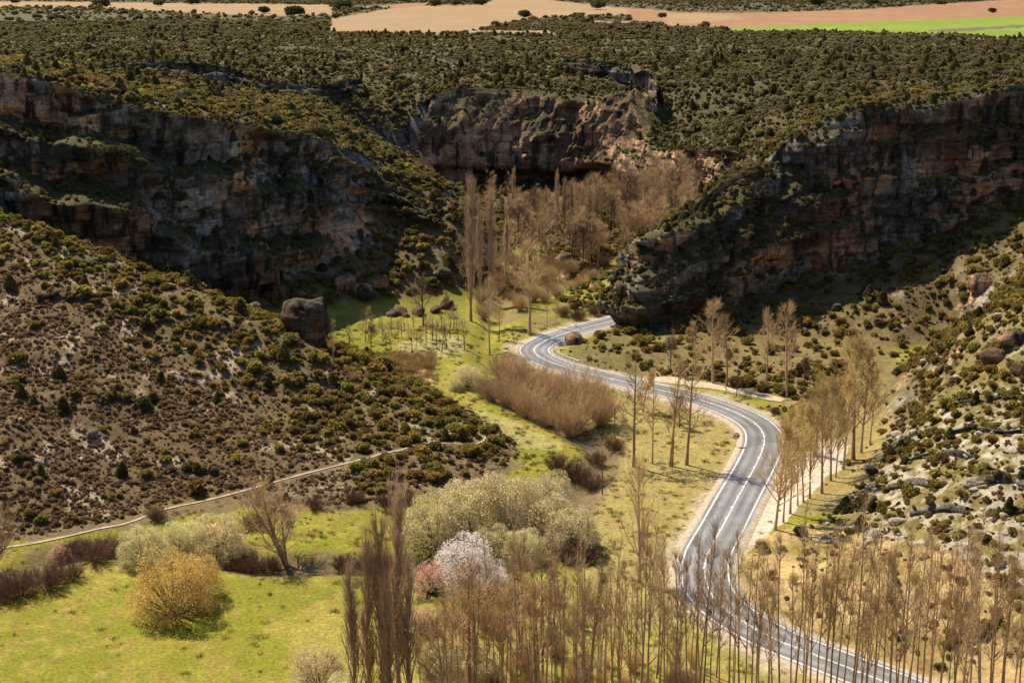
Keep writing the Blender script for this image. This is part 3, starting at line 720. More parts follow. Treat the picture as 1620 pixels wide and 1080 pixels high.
for i_, (pts, h) in enumerate([([(1430, 735), (1465, 726), (1500, 722), (1540, 728)], 1.0), ([(1500, 690), (1545, 684), (1590, 690), (1630, 686)], .9), ([(1405, 775), (1445, 766), (1480, 770)], .9), ([(1530, 770), (1570, 762), (1625, 768)], 1.1), ([(1440, 815), (1490, 806), (1530, 812)], 1.0), ([(1560, 820), (1600, 812), (1640, 818)], 1.0), ([(1560, 640), (1600, 632), (1640, 636)], .8), ([(1480, 650), (1510, 640), (1535, 645)], .7),
                               ([(150, 640), (190, 634), (225, 640)], .5), ([(260, 752), (300, 748), (340, 754)], .5), ([(330, 520), (365, 528), (400, 545)], .6), ([(470, 600), (500, 606), (530, 616)], .6), ([(60, 480), (95, 474), (130, 480)], .6), ([(20, 735), (55, 730), (80, 736)], .5)]):
    low_ledge(pts, h, 500 + i_)
LEDGES = np.vstack(LEDGES)

# ------------------------------------------------------------------ plants: meshes
rng = np.random.default_rng(7)
M_BARK = simple_mat('bark_brown', (0.42, 0.285, 0.175), 0.9, 0.3, 4, rnd=0.3)
M_BARK_PALE = simple_mat('bark_pale', (0.34, 0.25, 0.16), 0.9, 0.3, 4, rnd=0.2)
M_BARK_DARK = simple_mat('bark_dark', (0.07, 0.05, 0.038), 0.9, 0.3, 4, rnd=0.2)
M_TWIG = simple_mat('twigs_brown', (0.47, 0.33, 0.195), 0.85, 0.3, 2, rnd=0.25)
M_TWIG_RED = simple_mat('twigs_red_brown', (0.5, 0.355, 0.23), 0.85, 0.3, 2, rnd=0.2)
M_TWIG_GOLD = simple_mat('twigs_golden', (0.62, 0.46, 0.24), 0.85, 0.3, 2, rnd=0.2)
M_TWIG_DARK = simple_mat('twigs_dark', (0.17, 0.097, 0.066), 0.85, 0.3, 2, rnd=0.25)
L_BUD = leaf_mat('buds_ochre', (0.40, 0.28, 0.07), (0.6, 0.45, 0.13), 0.35)
L_GOLD = leaf_mat('golden_catkins', (0.46, 0.325, 0.09), (0.72, 0.55, 0.20), 0.45, 0.05, 0.004)
L_CREAM = leaf_mat('pale_catkins', (0.50, 0.445, 0.215), (0.82, 0.75, 0.45), 0.26, 0.12)
L_WHITE = leaf_mat('white_blossom', (0.76, 0.68, 0.68), (0.9, 0.86, 0.87), 0.5, 0.05, 0.0)
L_PINK = leaf_mat('pink_blossom', (0.52, 0.28, 0.20), (0.68, 0.48, 0.38), 0.35, 0.08, 0.01)
L_JUN = leaf_mat('juniper_needles', (0.075, 0.07, 0.025), (0.15, 0.13, 0.045), 0.4, 0.3, 0.02)
L_OAK = leaf_mat('holm_oak_leaves', (0.045, 0.05, 0.02), (0.11, 0.105, 0.04), 0.25, 0.25, 0.02)
L_OLIVE = leaf_mat('olive_scrub_leaves', (0.16, 0.128, 0.033), (0.31, 0.24, 0.058), 0.5, 0.42, 0.035)
L_HEATH = leaf_mat('heath_scrub_leaves', (0.135, 0.117, 0.052), (0.24, 0.2, 0.088), 0.5, 0.35, 0.03)
L_BROWN = leaf_mat('dry_tussock_stalks', (0.16, 0.102, 0.055), (0.30, 0.2, 0.11), 0.5, 0.3, 0.015)
L_BRAMBLE = leaf_mat('bramble_stalks', (0.075, 0.042, 0.032), (0.17, 0.098, 0.066), 0.2, 0.25, 0.01)
L_GREEN = leaf_mat('fresh_green_leaves', (0.13, 0.14, 0.02), (0.24, 0.24, 0.05), 0.35, 0.1)
L_REED = leaf_mat('dry_reeds', (0.24, 0.15, 0.06), (0.42, 0.29, 0.13), 0.3, 0.15)

def unit(v): return v / (np.linalg.norm(v, axis=-1, keepdims=True) + 1e-9)
class MB:
    def __init__(s): s.V, s.Q, s.M, s.n = [], [], [], 0
    def tubes(s, P, R, sides=3, mat=0):
        """P (M,K,3) paths, R (M,K) radii: M tapered tubes"""
        P = np.asarray(P, float); R = np.asarray(R, float)
        if P.ndim == 2: P, R = P[None], R[None]
        Mn, K, _ = P.shape
        ax = unit(P[:, -1] - P[:, 0]); ref = np.where(np.abs(ax[:, 2:3]) < 0.9, [[0, 0, 1.0]], [[1.0, 0, 0]])
        a = unit(np.cross(ax, ref)); b = np.cross(ax, a)
        th = np.arange(sides) * 2 * np.pi / sides
        ring = a[:, None] * np.cos(th)[None, :, None] + b[:, None] * np.sin(th)[None, :, None]
        V = P[:, :, None] + R[:, :, None, None] * ring[:, None]
        idx = np.arange(Mn * K * sides).reshape(Mn, K, sides) + s.n
        q = np.stack([idx[:, :-1], np.roll(idx[:, :-1], -1, 2), np.roll(idx[:, 1:], -1, 2), idx[:, 1:]], -1)
        s.V.append(V.reshape(-1, 3)); s.Q.append(q.reshape(-1, 4)); s.M.append(np.full(q.size // 4, mat)); s.n += V.size // 3
    def leaves(s, C, size, mat=0, nrm=None, flat=0.0, aspect=0.7):
        C = np.asarray(C, float); n = len(C)
        a = unit(rng.normal(size=(n, 3))); r = rng.normal(size=(n, 3))
        if nrm is not None: r = r * (1 - flat) + nrm * flat; a = unit(a - 0)
        b = unit(np.cross(a, r)); sz = size * rng.uniform(0.6, 1.35, n)[:, None]
        V = np.stack([C - a * sz, C - b * sz * aspect, C + a * sz, C + b * sz * aspect], 1)
        q = np.arange(n * 4).reshape(n, 4) + s.n
        s.V.append(V.reshape(-1, 3)); s.Q.append(q); s.M.append(np.full(n, mat)); s.n += n * 4
    def blob(s, c, r, mat=0, amp=0.25, sub=2):
        import bmesh
        bm = bmesh.new(); bmesh.ops.create_icosphere(bm, subdivisions=sub, radius=1.0)
        v = np.array([q.co[:] for q in bm.verts]); f = np.array([[q.index for q in p.verts] for p in bm.faces]); bm.free()
        o = rng.uniform(-50, 50, 3); d = 1 + amp * fbm(v[:, 0] * 1.7 + o[0] + v[:, 2], v[:, 1] * 1.7 + o[1] - v[:, 2], 3, 3) * 1.6
        v = v * d[:, None] * np.asarray(r) + np.asarray(c)
        s.V.append(v); s.Q.append(np.c_[f, f[:, 2]] + s.n); s.M.append(np.full(len(f), mat)); s.n += len(v)
    def mesh(s, name, mats):
        V = np.vstack(s.V); Q = np.vstack(s.Q); Mi = np.concatenate(s.M)
        tri = Q[:, 2] == Q[:, 3]
        return mesh_np(name, V, Q[~tri], Q[tri][:, :3], mats=mats, tri_mat=np.concatenate([Mi[~tri], Mi[tri]]))

def bush_mesh(name, mat, n, leaf, r=(1, 1, 0.8), lumps=5, core=0.5, cone=0.0):
    """low dense shrub, about 1 m in radius, standing on z = 0"""
    b = MB()
    if cone:
        h = rng.random(n) ** 1.3; prof = (1 - h) ** cone * np.minimum(1, 0.55 + 3 * h)
        az = rng.uniform(0, 2 * np.pi, n); lob = 1 + 0.3 * fbm(np.cos(az) * 1.5 + h * 3, np.sin(az) * 1.5, 2, int(rng.integers(99)))
        rad = prof * (0.72 + 0.38 * rng.random(n)) * lob
        C = np.stack([rad * np.cos(az) * r[0], rad * np.sin(az) * r[1], 0.03 + h * r[2] * 2], 1)
        b.blob((0, 0, r[2] * 0.62), (r[0] * core, r[1] * core, r[2] * 0.72), 0, 0.2, 1)
        b.leaves(C, leaf, 0, unit(C - [0, 0, r[2] * 0.5]), 0.5)
    else:
        cs = []
        for k in range(lumps):
            a = rng.uniform(0, 2 * np.pi); q = rng.uniform(0.25, 0.6) if k else 0
            cs.append((q * np.cos(a), q * np.sin(a), rng.uniform(0.25, 0.7) if k else 0.45, rng.uniform(0.36, 0.58) if k else 0.62))
        m = n // lumps
        for x, y, z, q in cs:
            d = unit(rng.normal(size=(m, 3))); d[:, 2] = np.where(d[:, 2] < -0.3, -d[:, 2], d[:, 2])
            rr = q * (0.75 + 0.4 * rng.random(m))
            C = (np.array([x, y, z]) + d * rr[:, None]) * np.array([r[0], r[1], r[2] * 1.3]); C[:, 2] = np.maximum(C[:, 2], 0.03)
            b.leaves(C, leaf, 0, d, 0.55)
            b.blob(np.array([x, y, z]) * np.array([r[0], r[1], r[2] * 1.3]), np.array([q * r[0], q * r[1], q * r[2] * 1.3]) * core * 1.25, 0, 0.2, 1)
    return b.mesh(name, [mat])

JUN = [bush_mesh('juniper', L_JUN, 700, 0.15, (0.9, 0.9, 1.0), cone=0.55) for _ in range(3)] + [bush_mesh('juniper', L_JUN, 700, 0.15, (1, 1, 0.75), cone=0.4) for _ in range(2)]
OLV = [bush_mesh('olive_bush', L_OLIVE, 420, 0.16, (1, 1, 0.72), 5) for _ in range(4)]
HEA = [bush_mesh('heath', L_HEATH, 260, 0.2, (1, 1, 0.75), 4) for _ in range(4)]
TUS = [bush_mesh('tussock', L_BROWN, 130, 0.24, (1, 1, 0.62), 3) for _ in range(4)]
OAK = [bush_mesh('holm_oak', L_OAK, 1500, 0.09, (1, 1, 0.72), 9) for _ in range(3)]
BRM = [bush_mesh('bramble', L_BRAMBLE, 700, 0.12, (1, 1, 0.6), 6) for _ in range(3)]

# ------------------------------------------------------------------ scatter
class Spots:
    """plants already standing: keeps new ones off roads and paths"""
def fan(n, y0, y1, t=0.47):
    y = np.sqrt(rng.uniform(y0 * y0, y1 * y1, n)); return rng.uniform(-t, t, n) * y, y
path_pts = []
for o in COL.objects:
    if o.name.split('.')[0] in ('footpath', 'track'):
        v = np.empty(len(o.data.vertices) * 3, np.float32); o.data.vertices.foreach_get('co', v); path_pts.append(v.reshape(-1, 3)[:, :2])
path_pts = np.vstack(path_pts)
d_path = Raster(-110, 90, 125, 480, 1.5, lambda x, y: line_dist(x, y, path_pts[::3]))
def free(x, y):
    inb = (x > -108) & (x < 88) & (y > 126) & (y < 417)
    z_ = H(x, y); U_, V_ = project(x, y, z_)
    lay = inpoly(U_, V_, [(1172, 865), (1205, 790), (1240, 735), (1300, 680), (1400, 560), (1440, 600), (1395, 720), (1345, 780), (1310, 812), (1215, 858)]) & (y < 300) & (rng.random(len(x)) < .93)
    return ~lay & ~(inb & ((d_road(x, y) < 5.6) | (d_path(x, y) < 1.1) | (d_river(x, y) < 1.6)))
def zones(x, y):
    z = H(x, y); U, V = project(x, y, z)
    e = 1.0; sl = np.hypot(H(x + e, y) - z, H(x, y + e) - z)
    return z, U, V, sl
def scatter(name, label_kind, pts, scale, meshes_src, squash=None):
    """one mass of uncountable low plants: real plants set on points, each turned and sized on its own"""
    pts = np.asarray(pts, np.float32)
    me = bpy.data.meshes.new(name); me.vertices.add(len(pts)); me.vertices.foreach_set('co', pts.ravel())
    a = me.attributes.new('sc', 'FLOAT_VECTOR', 'POINT'); sv = np.stack([scale * rng.uniform(0.85, 1.2, len(pts)), scale * rng.uniform(0.85, 1.2, len(pts)), scale * rng.uniform(0.75, 1.25, len(pts))], 1)
    a.data.foreach_set('vector', sv.astype(np.float32).ravel())
    a = me.attributes.new('rt', 'FLOAT_VECTOR', 'POINT'); rv = np.stack([rng.normal(0, .12, len(pts)), rng.normal(0, .12, len(pts)), rng.uniform(0, 6.28, len(pts))], 1)
    a.data.foreach_set('vector', rv.astype(np.float32).ravel())
    a = me.attributes.new('idx', 'INT', 'POINT'); a.data.foreach_set('value', rng.integers(0, len(meshes_src), len(pts)).astype(np.int32))
    o = tag(link_mesh(name, me), kind='stuff'); o['label'] = label_kind
    ng = bpy.data.node_groups.new(name, 'GeometryNodeTree')
    ng.interface.new_socket('Geometry', in_out='INPUT', socket_type='NodeSocketGeometry'); ng.interface.new_socket('Geometry', in_out='OUTPUT', socket_type='NodeSocketGeometry')
    gi, go, jn = ng.nodes.new('NodeGroupInput'), ng.nodes.new('NodeGroupOutput'), ng.nodes.new('GeometryNodeJoinGeometry')
    def attr(n, t):
        q = ng.nodes.new('GeometryNodeInputNamedAttribute'); q.data_type = t; q.inputs['Name'].default_value = n; return q.outputs[0]
    sc_, rt_, ix_ = attr('sc', 'FLOAT_VECTOR'), attr('rt', 'FLOAT_VECTOR'), attr('idx', 'INT')
    for k, src in enumerate(meshes_src):
        oi = ng.nodes.new('GeometryNodeObjectInfo'); oi.transform_space = 'ORIGINAL'; oi.inputs['Object'].default_value = src; oi.inputs['As Instance'].default_value = True
        ip = ng.nodes.new('GeometryNodeInstanceOnPoints'); cp = ng.nodes.new('FunctionNodeCompare'); cp.data_type = 'INT'; cp.operation = 'EQUAL'
        ng.links.new(ix_, cp.inputs[2]); cp.inputs[3].default_value = k
        er = ng.nodes.new('FunctionNodeEulerToRotation'); ng.links.new(rt_, er.inputs[0])
        ng.links.new(gi.outputs[0], ip.inputs['Points']); ng.links.new(cp.outputs[0], ip.inputs['Selection'])
        ng.links.new(oi.outputs['Geometry'], ip.inputs['Instance']); ng.links.new(er.outputs[0], ip.inputs['Rotation']); ng.links.new(sc_, ip.inputs['Scale'])
        ng.links.new(ip.outputs[0], jn.inputs[0])
    ng.links.new(jn.outputs[0], go.inputs[0])
    o.modifiers.new('plants', 'NODES').node_group = ng
    return o
def shrub(name, me, loc, s, label, cat, group=None, sz=1.0):
    o = link_mesh(name, me); o.location = loc; o.rotation_euler = (rng.normal(0, .06), rng.normal(0, .06), rng.uniform(0, 6.28)); o.scale = (s * rng.uniform(.9, 1.15), s * rng.uniform(.9, 1.15), s * sz)
    return tag(o, label, cat, group)

def zone_of(x, y, z, U):
    """which named part of the place a plant stands on"""
    if y < 300 and x < 6: return 'L'
    if y < 285 and x > 30: return 'R'
    if y < 440: return 'G'
    return 'P'
WHERE = {'L': 'on the brown hillside left of the valley', 'R': 'on the stony hillside right of the road', 'G': 'on the slopes and ledges beside the gorge cliffs', 'P': 'on the heath of the plateau above the cliffs'}
def individuals(name, meshes, x, y, z, s, n, text, cat, gtext):
    """the n plants that show largest become objects of their own; returns a mask of the rest"""
    show = s / np.hypot(y, CAMH - z); U, V = project(x, y, z)
    show = np.where((U > -20) & (U < 1640) & (V < 1090), show, 0)
    top = np.argsort(-show)[:n]
    for i in top:
        w = WHERE[zone_of(x[i], y[i], z[i], U[i])]
        shrub(name, meshes[rng.integers(len(meshes))], (x[i], y[i], z[i] - 0.06 * s[i]), s[i], text + ' ' + w, cat, gtext + ' ' + w)
    m = np.ones(len(x), bool); m[top] = False
    return m

# junipers: dark upright bushes
x, y = fan(9000, 150, 640); z, U, V, sl = zones(x, y)
dens = np.full(len(x), 0.02)
zn = np.where((y < 300) & (x < 6), 0, np.where((y < 285) & (x > 30), 1, np.where(y < 440, 2, 3)))
dens = np.choose(zn, [0.085, 0.075, 0.16, 0.16]) * (z > 1.4 + 3 * (zn == 2)) * (sl < 1.3) * free(x, y)
dens = np.where((V > 850), 0.0, dens)
k = rng.random(len(x)) < dens; x, y, z, zn = x[k], y[k], z[k], zn[k]
s = np.choose(zn, [rng.uniform(0.7, 1.5, len(x)), rng.uniform(0.7, 1.35, len(x)), rng.uniform(0.8, 1.9, len(x)), rng.uniform(0.9, 2.0, len(x))])
rest = individuals('juniper_bush', JUN, x, y, z, s, 290, 'dark green upright juniper bush', 'juniper', 'dark junipers')
JSRC = [o for o in COL.objects if o.name.startswith('juniper_bush')]
def srcs(prefix, meshes):
    r = []
    for m in meshes:
        for o in COL.objects:
            if o.data is m: r.append(o); break
    return r
x2, y2 = fan(26000, 430, 1050, 0.44); z2, U, V, sl = zones(x2, y2)
infield = cover_colors(x2, y2, z2)[2]
k = (rng.random(len(x2)) < 0.3 * np.where((x2 > 60) & (y2 < 620), .5, 1) * (0.35 + 0.65 * smooth(-0.4, 0.3, fbm(x2 / 40, y2 / 40, 3, 88))) * np.where(y2 > 700, 0.4, 1)) & (sl < 1.5) & ~infield
k &= ~((U > 700) & (U < 1080) & (V > 285))
xr = np.concatenate([x[rest], x2[k]]); yr = np.concatenate([y[rest], y2[k]]); zr = np.concatenate([z[rest], z2[k]]); sr = np.concatenate([s[rest], rng.gamma(6, 0.17, k.sum()).clip(.5, 1.9)])
led = LEDGES[rng.permutation(len(LEDGES))[:1500]]
xr = np.concatenate([xr, led[:, 0]]); yr = np.concatenate([yr, led[:, 1]]); zr = np.concatenate([zr, led[:, 2]]); sr = np.concatenate([sr, rng.uniform(0.4, 1.1, len(led))])
scatter('juniper_scrub', 'dark juniper scrub covering the ravine slopes and cliff ledges', np.stack([xr, yr, zr - 0.05], 1), sr, srcs('juniper_bush', JUN))

# olive green rounded bushes
x, y = fan(46000, 150, 470); z, U, V, sl = zones(x, y)
zn = np.where((y < 300) & (x < 6), 0, np.where((y < 285) & (x > 30), 1, 2))
n1 = fbm(x / 18, y / 18, 4, 40)
gre = smooth(-40, 60, (U - 60) * 0.66 - (V - 425) + 70 * n1)
dens = np.choose(zn, [0.07 + 0.66 * gre, 0.72 - 0.42 * smooth(650, 770, V), 0.45]) * (z > np.where((zn == 2) & (U < 860), 2.8, 1.2)) * (sl < 1.3) * free(x, y)
dens = np.where((zn == 1) & (V > 845), (0.05 + 0.3 * smooth(1440, 1560, U)) * free(x, y), dens)
dens = dens * np.where((zn == 2) & (V > 530) & (U > 860), 0.35 * (V < 605), 1.0)
k = rng.random(len(x)) < dens; x, y, z, zn = x[k], y[k], z[k], zn[k]
s = np.choose(zn, [rng.gamma(5, 0.145, len(x)), rng.gamma(5, 0.13, len(x)), rng.gamma(5, 0.16, len(x))]).clip(0.25, 1.9)
rest = individuals('olive_scrub_bush', OLV, x, y, z, s, 290, 'rounded olive green scrub bush', 'bush', 'olive scrub bushes')
scatter('olive_scrub', 'low olive green scrub bushes on the hillsides', np.stack([x, y, z - 0.05], 1)[rest], s[rest], srcs('olive_scrub_bush', OLV))

# brown dwarf tussocks on the left hillside, dry tufts on the right one
x, y = fan(150000, 150, 330); z, U, V, sl = zones(x, y)
zn = np.where((y < 305) & (x < 8), 0, np.where((y < 290) & (x > 28), 1, 2))
gre = smooth(-40, 60, (U - 60) * 0.66 - (V - 425) + 70 * fbm(x / 18, y / 18, 4, 40))
dens = np.choose(zn, [1.0 - 0.6 * gre, np.where(V > 830, 0.06, 0.16), np.where((V > 530) & (U > 860), 0.02, 0.15)]) * (z > 0.9) * (sl < 1.3) * free(x, y) * (0.45 + 0.55 * smooth(-0.35, 0.1, fbm(x / 5, y / 5, 3, 91)))
k = rng.random(len(x)) < dens; x, y, z = x[k], y[k], z[k]
s = rng.gamma(4, 0.068, len(x)).clip(0.12, 0.75)
tus_home = [shrub('dry_tussock', TUS[i], g1(*p), 0.8, t, 'tussock') for i, (p, t) in enumerate([((150, 690), 'large brown tussock beside a boulder on the brown hillside'), ((330, 700), 'large brown tussock above the footpath on the brown hillside'), ((60, 760), 'large brown tussock low on the brown hillside above the brambles'), ((260, 640), 'large brown tussock in the middle of the brown hillside')])]
scatter('dry_tussocks', 'countless low brown tussocks on the hillsides', np.stack([x, y, z - 0.03], 1), s, tus_home)

# heath on ravine sides and plateau
x, y = fan(150000, 330, 1300, 0.45); z, U, V, sl = zones(x, y)
infield = cover_colors(x, y, z)[2]
k = (rng.random(len(x)) < np.where(y > 700, 0.5, 0.8) * (0.65 + 0.35 * smooth(-0.4, 0.3, fbm(x / 30, y / 30, 3, 95)))) & (sl < 1.4) & (z > 4) & ~infield
x, y, z = x[k], y[k], z[k]; s = rng.gamma(6, 0.15, len(x)).clip(0.3, 2.0)
xa, ya = fan(46000, 335, 600, .42); za, U, V, sl = zones(xa, ya); k = (sl < 1.2) & (za > 4.5) & (rng.random(len(xa)) < .75) & ((xa > 25) | (ya > 470) | (za > 20))
x, y, z, s = np.r_[x, xa[k]], np.r_[y, ya[k]], np.r_[z, za[k]], np.r_[s, rng.gamma(5, .12, k.sum()).clip(.2, 1.2)]
hea_home = [shrub('heath_bush', HEA[i], g1(*p), 1.3, t, 'bush') for i, (p, t) in enumerate([((420, 195), 'low olive bush on the rim of the left cliff'), ((520, 180), 'low olive bush behind the rim of the left cliff near the ravine'), ((1380, 140), 'low olive bush above the rim of the right cliff'), ((1500, 130), 'low olive bush set back from the rim of the right cliff')])]
led = LEDGES[rng.permutation(len(LEDGES))[:9000]]
pts = np.vstack([np.stack([x, y, z - 0.05], 1), led]); s = np.concatenate([s, rng.uniform(0.25, 0.9, len(led))])
scatter('heath_scrub', 'olive brown heath covering the plateau and the cliff ledges', pts, s, hea_home)
x, y = fan(42000, 1000, 3600, 0.45); z, U, V, sl = zones(x, y)
infield = cover_colors(x, y, z)[2]
k = ~infield & (rng.random(len(x)) < 0.25 + 0.75 * smooth(-0.2, 0.4, fbm(x / 90, y / 90, 3, 97)))
scatter('far_heath', 'far olive scrub between the fields on the plateau', np.stack([x, y, z], 1)[k], rng.gamma(4, 0.5, k.sum()).clip(0.8, 4.5), hea_home)

# ------------------------------------------------------------------ bare trees, willows, blossom: grown as trunk > limbs > twigs
def bend(p0, d, length, K, curve, jit):
    """(M,3) starts and directions -> (M,K,3) paths that bend upwards (curve > 0) or droop"""
    M_ = len(p0); P = np.empty((M_, K, 3)); P[:, 0] = p0; d = unit(d.copy()); st = (np.asarray(length) / (K - 1)).reshape(-1, 1)
    for k in range(1, K):
        d = unit(d + np.array([0, 0, 1.0]) * curve / (K - 1) + rng.normal(0, jit, (M_, 3)))
        P[:, k] = P[:, k - 1] + d * st
    return P
def pick(P, n, lo=0.25, hi=1.0, power=1.0):
    """n points along each of the paths, with the local direction"""
    M_, K, _ = P.shape; f = lo + (hi - lo) * rng.random((M_, n)) ** power; q = f * (K - 1); i = np.minimum(q.astype(int), K - 2); t = (q - i)[..., None]
    m = np.arange(M_)[:, None]; a, b = P[m, i], P[m, i + 1]
    return (a + (b - a) * t).reshape(-1, 3), unit((b - a).reshape(-1, 3)), f.ravel()
def splay(d, lo, hi):
    n = len(d); r = unit(np.cross(d, rng.normal(size=(n, 3)))); a = np.radians(rng.uniform(lo, hi, n))[:, None]
    return unit(d * np.cos(a) + r * np.sin(a))
def tree_mesh(name, h=10.0, r0=0.16, first=0.25, limbs=26, lang=(35, 55), llen=lambda f: 0.28 * (1.05 - f), lcurve=0.5, sub=4, slen=0.45, sang=(20, 45), twigs=4, tlen=0.9, tang=(15, 40), tr=0.012,
              mats=None, leaf=None, stems=1, lean=0.03, tcurve=0.4, sway=0.012, lpow=0.85):
    """returns (trunk mesh, crown mesh)"""
    T_, C_ = MB(), MB()
    for s in range(stems):
        a0 = rng.uniform(0, 6.28); ln_ = lean if stems == 1 else rng.uniform(0.5, 1.2) * lean
        hh = h * (1 if s == 0 else rng.uniform(0.75, 0.98))
        tp = bend(np.array([[0.12 * r0 * s, 0.1 * s * r0, 0]]), np.array([[ln_ * np.cos(a0), ln_ * np.sin(a0), 1.0]]), [hh], 10, 0.03, sway)
        rad = r0 * (1 if stems == 1 else 0.72) * (1 - np.linspace(0, 1, 10)) ** 0.8 + 0.015; rad[0] *= 1.35
        T_.tubes(tp, rad[None], 6)
        n = limbs // stems
        p, d, f = pick(tp, n, first, 0.98, lpow)
        L = np.array([llen(q) for q in f]) * hh * rng.uniform(0.7, 1.2, n)
        lp = bend(p, splay(d, *lang), L, 6, lcurve, 0.06)
        lr = (r0 * 0.38 * (1.05 - f) + 0.018)[:, None] * np.linspace(1, 0.3, 6)[None]
        C_.tubes(lp, lr, 4, 0)
        p, d, f2 = pick(lp, sub, 0.2, 1.0)
        Ls = np.repeat(L, sub) * slen * rng.uniform(0.6, 1.3, len(p))
        sp = bend(p, splay(d, *sang), Ls, 4, lcurve * 0.7, 0.09)
        C_.tubes(sp, np.repeat(lr[:, 2], sub)[:, None] * np.array([0.6, 0.5, 0.36, 0.2])[None] + 0.004, 3, 1)
        allp = sp
        p, d, f3 = pick(allp, twigs, 0.15, 1.0)
        tp2 = bend(p, splay(d, *tang), tlen * rng.uniform(0.5, 1.4, len(p)), 3, tcurve, 0.1)
        C_.tubes(tp2, np.array([tr, tr * 0.75, tr * 0.4])[None].repeat(len(p), 0), 3, 1)
        if leaf:
            m_, per, size, keepf = leaf
            q, d, _ = pick(tp2, per, 0.3, 1.0)
            k = rng.random(len(q)) < keepf
            C_.leaves(q[k] + rng.normal(0, 0.05, (k.sum(), 3)), size, 2)
    M_ = list(mats)
    return T_.mesh(name + '_trunk', [M_[0]]), C_.mesh(name + '_crown', [M_[0], M_[1]] + ([leaf[0]] if leaf else []))
def thicket_mesh(name, h=5.0, stems=60, spread=0.45, twigs=10, tlen=0.9, r=0.03, tr=0.011, mats=None, leaf=None, curve=0.25, base=0.35):
    """many stems fanning from one stool"""
    C_ = MB(); a = rng.uniform(0, 6.28, stems); q = rng.random(stems) ** 0.6
    p0 = np.stack([base * q * np.cos(a), base * q * np.sin(a), np.zeros(stems) - 0.05], 1)
    d = np.stack([spread * 1.6 * q * np.cos(a), spread * 1.6 * q * np.sin(a), np.ones(stems)], 1)
    L = h * (1.02 - 0.22 * q) * rng.uniform(0.7, 1.1, stems)
    P = bend(p0, d, L, 6, curve, 0.07); C_.tubes(P, r * np.linspace(1, 0.3, 6)[None].repeat(stems, 0), 3, 0)
    p, d, f = pick(P, twigs, 0.2, 1.0)
    tp = bend(p, splay(d, 12, 45), tlen * rng.uniform(0.5, 1.5, len(p)), 4, 0.3, 0.12); C_.tubes(tp, np.array([tr, tr * .8, tr * .6, tr * 0.35])[None].repeat(len(p), 0), 3, 1)
    if leaf:
        m_, per, size, keepf = leaf
        w, d, _ = pick(tp, per, 0.3, 1.0); k = rng.random(len(w)) < keepf
        C_.leaves(w[k] + rng.normal(0, 0.06, (k.sum(), 3)), size, 2)
    return C_.mesh(name, [mats[0], mats[1]] + ([leaf[0]] if leaf else []))
def dome_mesh(name, R=4.0, h=6.0, lumps=26, per=260, leaf=0.11, mats=None, lmat=None, low=0.12, stems=18, lr=(0.22, 0.36)):
    """rounded shrub: stems fan out to a shell of leafy clumps with shaded gaps between them"""
    T_, C_ = MB(), MB(); cs = []
    for k in range(lumps):
        a = k * 2.399 + rng.uniform(-.3, .3); e = (k + 0.5) / lumps; zf = low + (0.92 - low) * (1 - e ** 0.9); rf = math.sqrt(max(0.02, 1 - ((zf - 0.1) / 0.95) ** 2))
        rad = R * rf * rng.uniform(0.62, 0.86); cs.append((rad * math.cos(a), rad * math.sin(a), h * zf * rng.uniform(0.86, 1.0), rng.uniform(*lr) * R))
    cs = np.array(cs)
    p0 = np.zeros((lumps, 3)); p0[:, :2] = rng.normal(0, 0.25, (lumps, 2)); p0[:, 2] = -0.05
    t = np.linspace(0, 1, 7)[None, :, None]; mid = cs[:, :3] * np.array([0.45, 0.45, 0.55])
    P = p0[:, None] * (1 - t) ** 2 + mid[:, None] * 2 * t * (1 - t) + cs[:, None, :3] * t ** 2
    T_.tubes(P, (0.10 * np.linspace(1, 0.3, 7))[None].repeat(lumps, 0), 4)
    p, d, f = pick(P, 14, 0.45, 1.0); tp = bend(p, splay(d, 15, 60), 0.38 * R * rng.uniform(0.5, 1.2, len(p)), 4, 0.3, 0.12)
    C_.tubes(tp, np.array([0.022, .017, .012, .008])[None].repeat(len(p), 0), 3, 0)
    for x, y, z, r in cs:
        d = unit(rng.normal(size=(per, 3)) + np.array([0.35 * x / R, 0.35 * y / R, 0.35]))
        rr = r * (0.45 + 0.62 * rng.random(per) ** 0.5)
        C_.leaves(np.array([x, y, z]) + d * rr[:, None] * np.array([1, 1, 0.85]), leaf, 1, d, 0.4)
    return T_.mesh(name + '_stems', [mats[0]]), C_.mesh(name + '_crown', [mats[1], lmat])

VAR = {}
def variants(key, n, f): VAR[key] = [f() for _ in range(n)]
BR, PL, DK = M_BARK, M_BARK_PALE, M_BARK_DARK
variants('lombardy', 3, lambda: tree_mesh('columnar_poplar', 10, .15, .06, 70, (10, 25), lambda f: .27 * (1.08 - f * .75), .6, 5, .6, (8, 24), 4, .8, (8, 28), .010, (BR, M_TWIG_RED), None, 1, .02, .7))
variants('slim', 9, lambda: tree_mesh('slim_poplar', 10, .056, .3, 17, (28, 50), lambda f: .2 * (1.1 - f), .6, 4, .5, (15, 42), 3, .65, (15, 40), .008, (BR, M_TWIG), (L_BUD, 2, .035, .35), 1, .04, .4, .016))
variants('slim_twin', 4, lambda: tree_mesh('slim_poplar', 10, .062, .3, 26, (28, 50), lambda f: .18 * (1.1 - f), .6, 4, .5, (15, 42), 3, .65, (15, 40), .008, (BR, M_TWIG), (L_BUD, 2, .035, .35), 2, .05, .4, .016))
variants('gold', 4, lambda: tree_mesh('golden_poplar', 10, .12, .22, 34, (28, 50), lambda f: .33 * (1.08 - f), .6, 6, .55, (15, 45), 5, .7, (15, 40), .012, (BR, M_TWIG_GOLD), (L_BUD, 3, .05, .55), 1, .04, .4, .014))
